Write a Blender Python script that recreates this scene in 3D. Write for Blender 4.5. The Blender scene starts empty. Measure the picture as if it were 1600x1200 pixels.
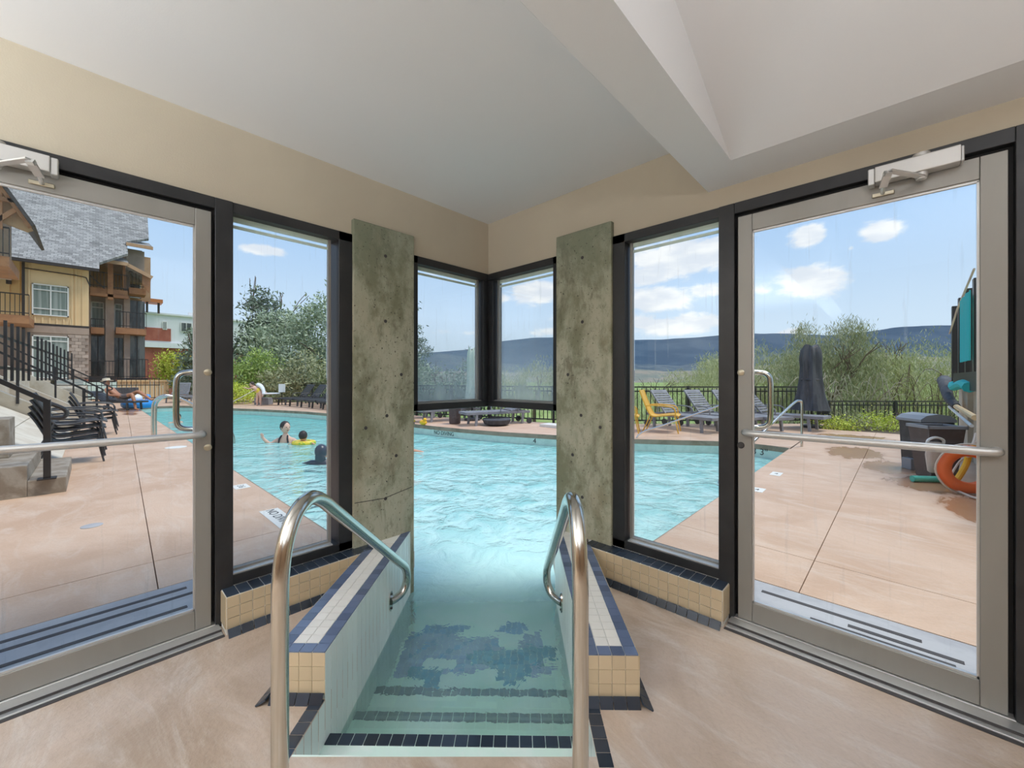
import bpy, bmesh, math, random
import numpy as np
from mathutils import Matrix, Vector
random.seed(7)
R = math.radians
D = bpy.data
COL = bpy.context.scene.collection
SC = bpy.context.scene

# ------------------------------------------------------------------ camera, sky, sun, exposure
YAW = R(43.56)
CA, SA = math.cos(YAW), math.sin(YAW)
CAM = (2.5122, -2.3443, 1.27)
cd = D.cameras.new('camera'); cam = D.objects.new('camera', cd); COL.objects.link(cam)
cam.location = CAM; cam.rotation_euler = (R(90), 0, YAW)
cd.sensor_width = 36; cd.lens = 36 * 623 / 1600; cd.shift_y = -8 / 1600; cd.clip_end = 9000; cd.clip_start = .05
SC.camera = cam
SC.view_settings.view_transform = 'Standard'; SC.view_settings.look = 'None'
SC.view_settings.gamma = 1; SC.view_settings.use_curve_mapping = False
SC.view_settings.exposure = 0.12

def cw(X, Y):
    """plan point given as metres right of / ahead of the photographer -> world x, y"""
    return (CAM[0] + X * CA - Y * SA, CAM[1] + X * SA + Y * CA)
def sf(l, s):
    """plan point in the frame of the pool stair: l across, s along it"""
    return cw(l + .014 * s, s)
def c3(X, Y, z): return Vector((*cw(X, Y), z))

class NX:
    """tiny expression wrapper for shader math"""
    def __init__(s, nt, sock): s.nt, s.o = nt, sock
    def _m(s, op, *a, clamp=False):
        n = s.nt.nodes.new('ShaderNodeMath'); n.operation = op; n.use_clamp = clamp
        for i, v in enumerate((s,) + a):
            if isinstance(v, NX): s.nt.links.new(v.o, n.inputs[i])
            else: n.inputs[i].default_value = v
        return NX(s.nt, n.outputs[0])
    def __add__(s, b): return s._m('ADD', b)
    __radd__ = __add__
    def __sub__(s, b): return s._m('SUBTRACT', b)
    def __rsub__(s, b): return (s * -1) + b
    def __mul__(s, b): return s._m('MULTIPLY', b)
    __rmul__ = __mul__
    def __truediv__(s, b): return s._m('DIVIDE', b)
    def pw(s, b): return s._m('POWER', b)
    def exp(s): return s._m('EXPONENT')
    def mx(s, b): return s._m('MAXIMUM', b)
    def mn(s, b): return s._m('MINIMUM', b)
    def clamp(s): return s._m('ADD', 0.0, clamp=True)
    def step(s, a, b):
        n = s.nt.nodes.new('ShaderNodeMapRange'); n.interpolation_type = 'SMOOTHSTEP'
        s.nt.links.new(s.o, n.inputs[0]); n.inputs[1].default_value = a; n.inputs[2].default_value = b
        return NX(s.nt, n.outputs[0])

def node(nt, t, **k):
    n = nt.nodes.new(t)
    for a, v in k.items(): setattr(n, a, v)
    return n
def noise(nt, vec, scale, detail=4, rough=.55, dist=0, vscale=None):
    if vscale:
        m = node(nt, 'ShaderNodeMapping'); m.inputs['Scale'].default_value = vscale
        nt.links.new(vec, m.inputs[0]); vec = m.outputs[0]
    n = node(nt, 'ShaderNodeTexNoise'); n.inputs['Scale'].default_value = scale
    n.inputs['Detail'].default_value = detail; n.inputs['Roughness'].default_value = rough
    n.inputs['Distortion'].default_value = dist
    nt.links.new(vec, n.inputs['Vector'])
    return NX(nt, n.outputs['Fac'])
def mixc(nt, f, a, b, mode='MIX'):
    m = node(nt, 'ShaderNodeMix', data_type='RGBA', blend_type=mode)
    for i, v in ((0, f), (6, a), (7, b)):
        if isinstance(v, NX): nt.links.new(v.o, m.inputs[i])
        elif isinstance(v, bpy.types.NodeSocket): nt.links.new(v, m.inputs[i])
        elif isinstance(v, (tuple, list)): m.inputs[i].default_value = (*v[:3], 1)
        else: m.inputs[i].default_value = v
    return m.outputs[2]

# world: blue summer sky paling to the horizon with heaped clouds at their own bearings
W = D.worlds.new('sky'); SC.world = W; W.use_nodes = True
nt = W.node_tree; nt.nodes.clear()
geo = node(nt, 'ShaderNodeTexCoord')
sep = node(nt, 'ShaderNodeSeparateXYZ'); nt.links.new(geo.outputs['Generated'], sep.inputs[0])
sx, sy, sz = (NX(nt, sep.outputs[i]) for i in range(3))
hd = (sx * sx + sy * sy).pw(.5).mx(.001)
el = sz / hd                                   # tangent of elevation
az = sy._m('ARCTAN2', sx)                      # bearing
n1 = noise(nt, geo.outputs['Generated'], 9, 8, .62, .5, (1, 1, 2.2))
n2 = noise(nt, geo.outputs['Generated'], 22, 4, .6, 0, (1, 1, 2.0))
AZC = R(133.56)
def bearing(px, py):
    off = math.atan((px - 800) / 623)
    return AZC - off, (592 - py) / 623 * math.cos(off)
cl = None
for px, py, wpx, hpx, amp in [(1263, 368, 36, 22, 1.2), (1380, 362, 50, 20, 1.2), (1268, 440, 72, 30, 1.2), (1190, 452, 30, 12, .8), (1060, 405, 110, 34, 1.3),
                              (1010, 430, 60, 22, 1.0), (1020, 468, 80, 24, 1.2), (1100, 455, 40, 16, .8), (1060, 507, 120, 17, 1.15),
                              (960, 500, 90, 22, 1.0), (835, 455, 60, 20, 1.1), (780, 465, 40, 12, .7), (850, 520, 60, 10, .8),
                              (680, 424, 34, 9, .95), (720, 520, 60, 7, .6), (412, 391, 50, 10, 1.0), (1330, 388, 10, 6, .8),
                              (1230, 520, 60, 8, .5), (-420, 200, 260, 80, 1.0), (2300, 300, 500, 90, 1.0), (300, -500, 500, 90, .9)]:
    a, v = bearing(px, py); c2 = math.cos(a - AZC) ** 2
    su = wpx / 623 * c2 * .8; sv = hpx / 623 * math.cos(a - AZC) * .9
    du = (az - a) / su; dv = (el - v) / sv
    g = (du * du * -1 - dv * dv).exp() * amp
    cl = g if cl is None else cl.mx(g)
back = (az - R(-46)) / 1.1
cl = cl.mx((back * back * -1).exp() * .62 * el.step(.02, .3))      # broken cloud over the land behind
dens = (cl + (n1 - .5) * 1.7 + (n2 - .5) * .7).step(.30, .75)
g1 = el.step(-.02, .42); g2 = el.step(.35, 1.6)
skyc = mixc(nt, g1, (.66, .79, .92), (.40, .60, .90)); skyc = mixc(nt, g2, skyc, (.22, .38, .74))
shade = noise(nt, geo.outputs['Generated'], 11, 3, .5, 0, (1, 1, 3)).step(.35, .65)
cloudc = mixc(nt, shade, (.76, .80, .88), (.97, .97, .98))
skyc = mixc(nt, dens * .93, skyc, cloudc)
bg = node(nt, 'ShaderNodeBackground'); nt.links.new(skyc, bg.inputs[0]); bg.inputs[1].default_value = 1.0
wo = node(nt, 'ShaderNodeOutputWorld'); nt.links.new(bg.outputs[0], wo.inputs[0])

sd = D.lights.new('sun', 'SUN'); sd.energy = 2.6; sd.angle = R(28); sd.color = (1, .96, .90)
so = D.objects.new('sun', sd); COL.objects.link(so)
so.rotation_euler = Vector((.30, .34, 1.0)).to_track_quat('Z', 'Y').to_euler()

def area(name, loc, target, sx_, sy_, w, col=(1, .97, .93)):
    l = D.lights.new(name, 'AREA'); l.shape = 'RECTANGLE'; l.size = sx_; l.size_y = sy_; l.energy = w; l.color = col
    o = D.objects.new(name, l); COL.objects.link(o); o.location = loc
    o.rotation_euler = (Vector(loc) - Vector(target)).to_track_quat('Z', 'Y').to_euler()
    return o
# unseen upward fill lights, added around the photographer to brighten the hall
area('fill_light', (4.0, -3.9, 1.80), (4.0, -3.9, 2.80), 1.6, 1.6, 135, (.93, .97, 1))
area('fill_light', (1.15, -4.8, 1.70), (1.15, -4.8, 2.75), 1.2, 2.2, 165, (.91, .96, 1))
area('fill_light', (5.2, -1.3, 1.60), (5.2, -1.3, 2.75), 1.2, 1.0, 26, (.91, .96, 1))

# ------------------------------------------------------------------ materials
MATS = {}
def mat(name, col, rough=.5, metal=0, var=None, nz=None, bump=None, spec=.5, isl=None, objr=0, vs=None, trans=0):
    """var: second colour mixed by noise nz=(scale, low, high); isl: colours picked per mesh island; objr: value jitter per object"""
    m = D.materials.new(name); m.use_nodes = True; t = m.node_tree
    p = t.nodes['Principled BSDF']; p.inputs['Roughness'].default_value = rough; p.inputs['Metallic'].default_value = metal
    p.inputs['Specular IOR Level'].default_value = spec; p.inputs['Base Color'].default_value = (*col, 1)
    tc = node(t, 'ShaderNodeTexCoord'); out = None
    if var:
        f = noise(t, tc.outputs['Object'], nz[0], 5, .6, .4, vs).step(nz[1], nz[2]); out = mixc(t, f, col, var)
    if isl:
        g = node(t, 'ShaderNodeNewGeometry'); out = mixc(t, NX(t, g.outputs['Random Per Island']), out or col, isl)
    if objr:
        oi = node(t, 'ShaderNodeObjectInfo'); hs = node(t, 'ShaderNodeHueSaturation')
        v = NX(t, oi.outputs['Random']) * (2 * objr) + (1 - objr)
        t.links.new(v.o, hs.inputs['Value'])
        if out: t.links.new(out, hs.inputs['Color'])
        else: hs.inputs['Color'].default_value = (*col, 1)
        out = hs.outputs[0]
    if out: t.links.new(out, p.inputs['Base Color'])
    if bump:
        b = node(t, 'ShaderNodeBump'); b.inputs['Strength'].default_value = bump[1]; b.inputs['Distance'].default_value = bump[2] if len(bump) > 2 else .01
        f = noise(t, tc.outputs['Object'], bump[0], 4, .6, 0, vs); t.links.new(f.o, b.inputs['Height']); t.links.new(b.outputs[0], p.inputs['Normal'])
    if trans: p.inputs['Transmission Weight'].default_value = trans
    MATS[name] = m
    return m

def deck_material(name, inside=False):
    m = D.materials.new(name); m.use_nodes = True; t = m.node_tree; p = t.nodes['Principled BSDF']
    g = node(t, 'ShaderNodeNewGeometry'); pos = g.outputs['Position']
    a = noise(t, pos, 1.3, 6, .62, .8, (1, 1, 1)).step(.36, .66)
    b = noise(t, pos, 3.1, 6, .7, 1.2, (.5, 1.6, 1)).step(.45, .72)
    c = noise(t, pos, 60, 3, .6).step(.3, .8)
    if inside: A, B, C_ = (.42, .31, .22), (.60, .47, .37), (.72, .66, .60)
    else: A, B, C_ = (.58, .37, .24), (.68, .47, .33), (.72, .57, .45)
    c1 = mixc(t, a, A, B); c1 = mixc(t, b * .6, c1, C_); c1 = mixc(t, c * .12, c1, (.25, .17, .12))
    rough = .55
    sp = node(t, 'ShaderNodeSeparateXYZ'); t.links.new(pos, sp.inputs[0]); X = NX(t, sp.outputs[0]); Y = NX(t, sp.outputs[1])
    if not inside:
        wet = None
        for wx, wy, rx, ry, k in [(2.05, 6.7, .45, .9, 1), (2.5, 5.6, .4, .8, .9), (2.95, 4.6, .55, .55, 1.1), (3.3, 3.6, .5, .7, 1.1), (1.9, 9.2, .9, .5, .8),
                                  (-20.0, -1.3, 2.0, .5, 1), (-17.5, -1.4, 1.2, .3, .8)]:
            dx = (X - wx) / rx; dy = (Y - wy) / ry; q = (dx * dx * -1 - dy * dy).exp() * k
            wet = q if wet is None else wet.mx(q)
        wn = noise(t, pos, 4, 5, .65, .5, (1.6, .6, 1))
        wet = (wet + (wn - .5) * .9).step(.42, .62) 
        wet = wet * (1 - (X - 1.2).step(0, -.1) * 0)
        c1 = mixc(t, wet * .8, c1, (.40, .18, .075))
        rr = (wet * -.38) + rough; t.links.new(rr.o, p.inputs['Roughness'])
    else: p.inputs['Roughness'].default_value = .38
    t.links.new(c1, p.inputs['Base Color'])
    bp = node(t, 'ShaderNodeBump'); bp.inputs['Strength'].default_value = .25; bp.inputs['Distance'].default_value = .004
    t.links.new(c.o, bp.inputs['Height']); t.links.new(bp.outputs[0], p.inputs['Normal'])
    MATS[name] = m; return m
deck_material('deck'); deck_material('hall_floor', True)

def pillar_material():
    m = D.materials.new('raw_concrete'); m.use_nodes = True; t = m.node_tree; p = t.nodes['Principled BSDF']
    tc = node(t, 'ShaderNodeTexCoord'); v = tc.outputs['Object']
    a = noise(t, v, 3.4, 9, .72, .15, (1, 1, .6)).step(.40, .60)
    b = noise(t, v, 6.5, 9, .78, .35, (1, 1, .42)).step(.52, .66)
    c = noise(t, v, 17, 6, .75, .3, (1, 1, .6)).step(.54, .68)
    d = noise(t, v, 60, 3, .6).step(.64, .69)
    e = noise(t, v, 3.0, 5, .6, .5, (1, 1, .4)).step(.55, .75)
    sp = node(t, 'ShaderNodeSeparateXYZ'); t.links.new(v, sp.inputs[0]); Z = NX(t, sp.outputs[2])
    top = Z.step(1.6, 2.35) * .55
    c1 = mixc(t, a, (.24, .245, .155), (.48, .47, .35)); c1 = mixc(t, e * .6, c1, (.40, .34, .23))
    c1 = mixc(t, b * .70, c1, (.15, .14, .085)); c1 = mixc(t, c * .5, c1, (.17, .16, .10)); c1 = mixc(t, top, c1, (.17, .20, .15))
    c1 = mixc(t, d, c1, (.05, .045, .03))
    t.links.new(c1, p.inputs['Base Color']); p.inputs['Roughness'].default_value = .62
    bp = node(t, 'ShaderNodeBump'); bp.inputs['Strength'].default_value = .45; bp.inputs['Distance'].default_value = .006
    h = a * .3 - b * .4 - d * 1.0
    t.links.new(h.o, bp.inputs['Height']); t.links.new(bp.outputs[0], p.inputs['Normal'])
    MATS['raw_concrete'] = m
pillar_material()

def glass_material(name, tint=(.97, .985, .98), dust=None):
    m = D.materials.new(name); m.use_nodes = True; t = m.node_tree; t.nodes.clear()
    tr = node(t, 'ShaderNodeBsdfTransparent'); tr.inputs[0].default_value = (*tint, 1)
    gl = node(t, 'ShaderNodeBsdfGlossy'); gl.inputs['Roughness'].default_value = .01; gl.inputs[0].default_value = (.9, .95, 1, 1)
    fr = node(t, 'ShaderNodeFresnel'); fr.inputs[0].default_value = 1.35
    mx = node(t, 'ShaderNodeMixShader'); f = NX(t, fr.outputs[0]) * .6
    t.links.new(f.o, mx.inputs[0]); t.links.new(tr.outputs[0], mx.inputs[1]); t.links.new(gl.outputs[0], mx.inputs[2])
    last = mx
    if dust:
        g = node(t, 'ShaderNodeNewGeometry'); sp = node(t, 'ShaderNodeSeparateXYZ'); t.links.new(g.outputs['Position'], sp.inputs[0]); Z = NX(t, sp.outputs[2])
        n = noise(t, g.outputs['Position'], 9, 6, .7, .4, (1, 1, .35)); s2 = noise(t, g.outputs['Position'], 40, 3, .6, 0, (1, 1, .06)).step(.6, .8)
        d = ((Z - dust[0]) / (dust[1] - dust[0])).clamp() * -1 + 1
        d = d * (n * .9 + .45) * dust[2] + s2 * dust[3]
        df = node(t, 'ShaderNodeBsdfDiffuse'); df.inputs[0].default_value = (.66, .72, .74, 1)
        tl = node(t, 'ShaderNodeBsdfTranslucent'); tl.inputs[0].default_value = (.66, .74, .78, 1)
        ad = node(t, 'ShaderNodeMixShader'); ad.inputs[0].default_value = .6
        t.links.new(df.outputs[0], ad.inputs[1]); t.links.new(tl.outputs[0], ad.inputs[2])
        m2 = node(t, 'ShaderNodeMixShader'); t.links.new(d.clamp().o, m2.inputs[0]); t.links.new(mx.outputs[0], m2.inputs[1]); t.links.new(ad.outputs[0], m2.inputs[2]); last = m2
    o = node(t, 'ShaderNodeOutputMaterial'); t.links.new(last.outputs[0], o.inputs[0])
    MATS[name] = m
glass_material('glass', dust=(.0, 1.4, .0, .10))
glass_material('dusty_glass', dust=(1.05, 1.75, .42, .14))
glass_material('streaky_glass', dust=(.12, .9, .10, .16))

def water_material():
    m = D.materials.new('water'); m.use_nodes = True; t = m.node_tree; t.nodes.clear()
    g = node(t, 'ShaderNodeNewGeometry'); pos = g.outputs['Position']
    # distance from the stair corridor along the stair axis: the stair water is shallow and clear, the pool gets a diffuse share standing in for light scattered at depth
    sp = node(t, 'ShaderNodeSeparateXYZ'); t.links.new(pos, sp.inputs[0]); X = NX(t, sp.outputs[0]); Y = NX(t, sp.outputs[1])
    s = (X - CAM[0]) * -SA + (Y - CAM[1]) * CA
    w1 = noise(t, pos, 1.5, 3, .5, .7, (1, 1, 1)); w2 = noise(t, pos, 4.2, 4, .55, .8, (1, 1, 1)); w3 = noise(t, pos, 11, 3, .5, .4)
    near = s.step(2.2, 4.5)
    hgt = w1 * (near * .26 + .05) + w2 * (near * .10 + .022) + w3 * .010
    bp = node(t, 'ShaderNodeBump'); bp.inputs['Strength'].default_value = 1; bp.inputs['Distance'].default_value = .42
    t.links.new(hgt.o, bp.inputs['Height'])
    rf = node(t, 'ShaderNodeBsdfRefraction'); rf.inputs['IOR'].default_value = 1.33; rf.inputs['Roughness'].default_value = 0; rf.inputs[0].default_value = (.86, 1, .95, 1)
    tr = node(t, 'ShaderNodeBsdfTransparent'); tr.inputs[0].default_value = (.93, 1, .99, 1)
    gl = node(t, 'ShaderNodeBsdfGlossy'); gl.inputs['Roughness'].default_value = .03
    df = node(t, 'ShaderNodeBsdfDiffuse')
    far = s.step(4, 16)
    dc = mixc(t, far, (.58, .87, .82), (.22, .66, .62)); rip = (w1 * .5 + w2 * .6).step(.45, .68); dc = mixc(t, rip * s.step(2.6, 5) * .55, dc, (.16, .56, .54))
    t.links.new(dc, df.inputs[0])
    for n in (rf, gl, df): t.links.new(bp.outputs[0], n.inputs['Normal'])
    fr = node(t, 'ShaderNodeFresnel'); fr.inputs[0].default_value = 1.33; t.links.new(bp.outputs[0], fr.inputs['Normal'])
    thru = node(t, 'ShaderNodeMixShader'); thru.inputs[0].default_value = .12; t.links.new(rf.outputs[0], thru.inputs[1]); t.links.new(tr.outputs[0], thru.inputs[2])
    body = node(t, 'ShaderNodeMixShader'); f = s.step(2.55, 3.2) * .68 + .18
    t.links.new(f.o, body.inputs[0]); t.links.new(thru.outputs[0], body.inputs[1]); t.links.new(df.outputs[0], body.inputs[2])
    mx = node(t, 'ShaderNodeMixShader'); t.links.new(fr.outputs[0], mx.inputs[0]); t.links.new(body.outputs[0], mx.inputs[1]); t.links.new(gl.outputs[0], mx.inputs[2])
    o = node(t, 'ShaderNodeOutputMaterial'); t.links.new(mx.outputs[0], o.inputs[0]); MATS['water'] = m
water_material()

mat('ceiling', (.74, .74, .745), .9, bump=(180, .05))
mat('wall', (.50, .44, .34), .85, var=(.52, .46, .355), nz=(2, .4, .6), bump=(150, .08))
mat('back_panelling', (.34, .22, .13), .7, var=(.28, .17, .10), nz=(1.2, .4, .6))
mat('frame', (.019, .020, .022), .40, var=(.028, .028, .030), nz=(6, .4, .7))
mat('gasket', (.008, .008, .009), .6)
mat('aluminium', (.34, .33, .305), .5, .5, var=(.31, .30, .275), nz=(3, .4, .7), vs=(1, 1, .15))
mat('bright_aluminium', (.62, .62, .61), .42, .7)
mat('closer_metal', (.60, .59, .57), .42, .6)
mat('steel', (.62, .60, .55), .17, 1, bump=(300, .03), vs=(1, 1, .1))
mat('brass', (.55, .50, .38), .35, .8)
mat('grout', (.74, .72, .66), .8)
mat('tan_tile', (.62, .50, .33), .22, objr=.05)
mat('cream_tile', (.82, .78, .71), .25, objr=.03)
mat('white_tile', (.80, .85, .79), .25, objr=.05)
mat('blue_tile', (.12, .155, .245), .16, objr=.22)
mat('slate_tile', (.030, .042, .062), .16, objr=.25)
mat('lavender_tile', (.30, .36, .60), .25, objr=.15)
mat('teal_tile', (.005, .24, .42), .25, objr=.2)
mat('mid_blue_tile', (.13, .28, .56), .25, objr=.2)
mat('pool_plaster', (.55, .88, .86), .6, var=(.62, .92, .88), nz=(3, .4, .6))
mat('step_plaster', (.76, .95, .85), .5, var=(.88, .98, .92), nz=(3, .4, .6))
mat('waterline', (.62, .74, .66), .4, var=(.52, .66, .58), nz=(8, .4, .7))
mat('coping', (.36, .27, .19), .6, var=(.24, .18, .12), nz=(3, .4, .65))
mat('joint', (.12, .09, .07), .9)
mat('drain_strip', (.38, .37, .38), .6, var=(.46, .45, .45), nz=(4, .4, .6))
mat('dark_slot', (.06, .055, .055), .8)
mat('white_paint', (.80, .78, .72), .5)
mat('ink', (.015, .015, .018), .6)
mat('black_iron', (.012, .012, .013), .45)
mat('dark_rail', (.020, .019, .020), .4)
mat('concrete', (.44, .38, .29), .8, var=(.52, .47, .38), nz=(2.2, .38, .62), bump=(20, .3))
mat('stained_concrete', (.24, .19, .14), .8, var=(.36, .31, .25), nz=(5, .40, .62), bump=(20, .3))
mat('pale_paving', (.60, .52, .41), .8, var=(.68, .61, .50), nz=(2, .4, .6))
mat('yellow_siding', (.84, .60, .33), .7, var=(.80, .57, .31), nz=(1, .4, .6))
mat('brown_stucco', (.38, .28, .22), .8, var=(.43, .32, .25), nz=(1.5, .4, .6))
mat('stone_block', (.42, .33, .27), .85, objr=.28)
mat('timber', (.42, .20, .09), .6, var=(.33, .15, .07), nz=(2, .4, .6))
mat('soffit', (.50, .31, .17), .7, var=(.44, .26, .14), nz=(1, .4, .6))
mat('dark_trim', (.035, .028, .026), .5)
mat('white_frame', (.80, .79, .74), .5)
mat('curtain', (.20, .25, .22), .5, var=(.36, .40, .36), nz=(3.0, .45, .6), vs=(1, 3, .05))
mat('dark_window', (.05, .06, .06), .12, var=(.14, .15, .14), nz=(1.2, .45, .6), vs=(1, 2, .4))
mat('brick_red', (.33, .09, .06), .85, var=(.38, .12, .08), nz=(1.4, .4, .6))
mat('white_render', (.74, .75, .76), .7)
mat('orange_timber', (.50, .16, .05), .6)
mat('black_resin', (.050, .052, .058), .45)
mat('grey_resin', (.22, .22, .235), .55, var=(.28, .28, .30), nz=(5, .4, .6))
mat('grey_sling', (.25, .26, .28), .7)
mat('yellow_resin', (.80, .46, .06), .4)
mat('umbrella_cloth', (.055, .058, .066), .8, var=(.10, .105, .115), nz=(6, .4, .65), vs=(1, 1, .25))
mat('pale_umbrella', (.62, .70, .58), .8, var=(.50, .58, .48), nz=(6, .4, .65), vs=(1, 1, .2))
mat('bin_dark', (.035, .036, .040), .5, var=(.06, .06, .065), nz=(9, .5, .7))
mat('bin_lid', (.28, .29, .31), .5)
mat('bin_brown', (.085, .062, .058), .55, var=(.12, .095, .09), nz=(8, .5, .7))
mat('ring_orange', (.85, .14, .02), .45)
mat('foam_yellow', (.90, .50, .02), .6)
mat('foam_teal', (.06, .48, .36), .6)
mat('towel_teal', (.02, .46, .46), .9, bump=(80, .3))
mat('rope', (.66, .55, .46), .9)
mat('skin', (.62, .34, .22), .55)
mat('fair_skin', (.72, .46, .35), .55)
mat('tanned_skin', (.44, .20, .11), .5)
mat('dark_hair', (.03, .022, .02), .6)
mat('brown_hair', (.05, .035, .025), .6)
mat('dark_swimwear', (.03, .03, .04), .8)
mat('grey_shorts', (.14, .12, .12), .9)
mat('yellow_float', (.85, .62, .05), .35, var=(.30, .50, .05), nz=(12, .55, .6))
mat('yellow_swimwear', (.80, .60, .08), .8)
mat('wet_dark', (.045, .055, .075), .3)
mat('float_blue', (.04, .30, .75), .3)
mat('float_white', (.85, .88, .92), .3)
mat('hat_straw', (.70, .60, .45), .8)
mat('pale_towel', (.80, .84, .84), .9)
mat('bark', (.16, .11, .08), .9)
mat('pale_twig', (.45, .38, .30), .9)
mat('grass', (.20, .30, .07), .95, var=(.30, .38, .12), nz=(.3, .4, .6), bump=(3, .5, .1))
mat('soil', (.10, .075, .05), .95)
mat('silver_leaf', (.22, .30, .19), .6, isl=(.56, .64, .46))
mat('dark_leaf', (.07, .11, .07), .6, isl=(.22, .28, .18))
mat('willow_leaf', (.32, .35, .12), .6, isl=(.68, .66, .36))
mat('olive_leaf', (.23, .26, .12), .6, isl=(.50, .49, .28))
mat('lime_leaf', (.42, .52, .04), .6, isl=(.75, .80, .14))
mat('hedge_leaf', (.20, .32, .06), .6, isl=(.50, .60, .18))
mat('conifer_leaf', (.12, .18, .12), .7, isl=(.36, .44, .32))
mat('plum_leaf', (.10, .06, .06), .6, isl=(.22, .13, .12))
mat('far_hill', (.068, .105, .15), 1, var=(.09, .13, .175), nz=(.004, .4, .6), spec=0)  # blue of distance haze is put into the far and mid hill colours
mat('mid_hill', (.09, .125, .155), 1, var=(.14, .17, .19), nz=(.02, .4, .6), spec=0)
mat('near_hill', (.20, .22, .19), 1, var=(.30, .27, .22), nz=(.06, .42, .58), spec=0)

def shingle_material():
    m = mat('shingles', (.22, .215, .21), .9); t = m.node_tree; p = t.nodes['Principled BSDF']
    tc = node(t, 'ShaderNodeTexCoord'); mp = node(t, 'ShaderNodeMapping'); t.links.new(tc.outputs['UV'], mp.inputs[0])
    b = node(t, 'ShaderNodeTexBrick'); t.links.new(mp.outputs[0], b.inputs[0]); b.inputs['Scale'].default_value = 1
    b.inputs['Brick Width'].default_value = .26; b.inputs['Row Height'].default_value = .18; b.inputs['Mortar Size'].default_value = .012
    b.inputs[1].default_value = (.17, .165, .16, 1); b.inputs[2].default_value = (.40, .39, .375, 1); b.inputs[3].default_value = (.12, .12, .12, 1)
    n = noise(t, tc.outputs['UV'], .8, 5, .6).step(.3, .7)
    t.links.new(mixc(t, n * .4, b.outputs[0], (.36, .35, .34)), p.inputs['Base Color'])
    bp = node(t, 'ShaderNodeBump'); bp.inputs['Strength'].default_value = .5; bp.inputs['Distance'].default_value = .03
    t.links.new(b.outputs[1], bp.inputs['Height']); t.links.new(bp.outputs[0], p.inputs['Normal'])
shingle_material()

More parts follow.
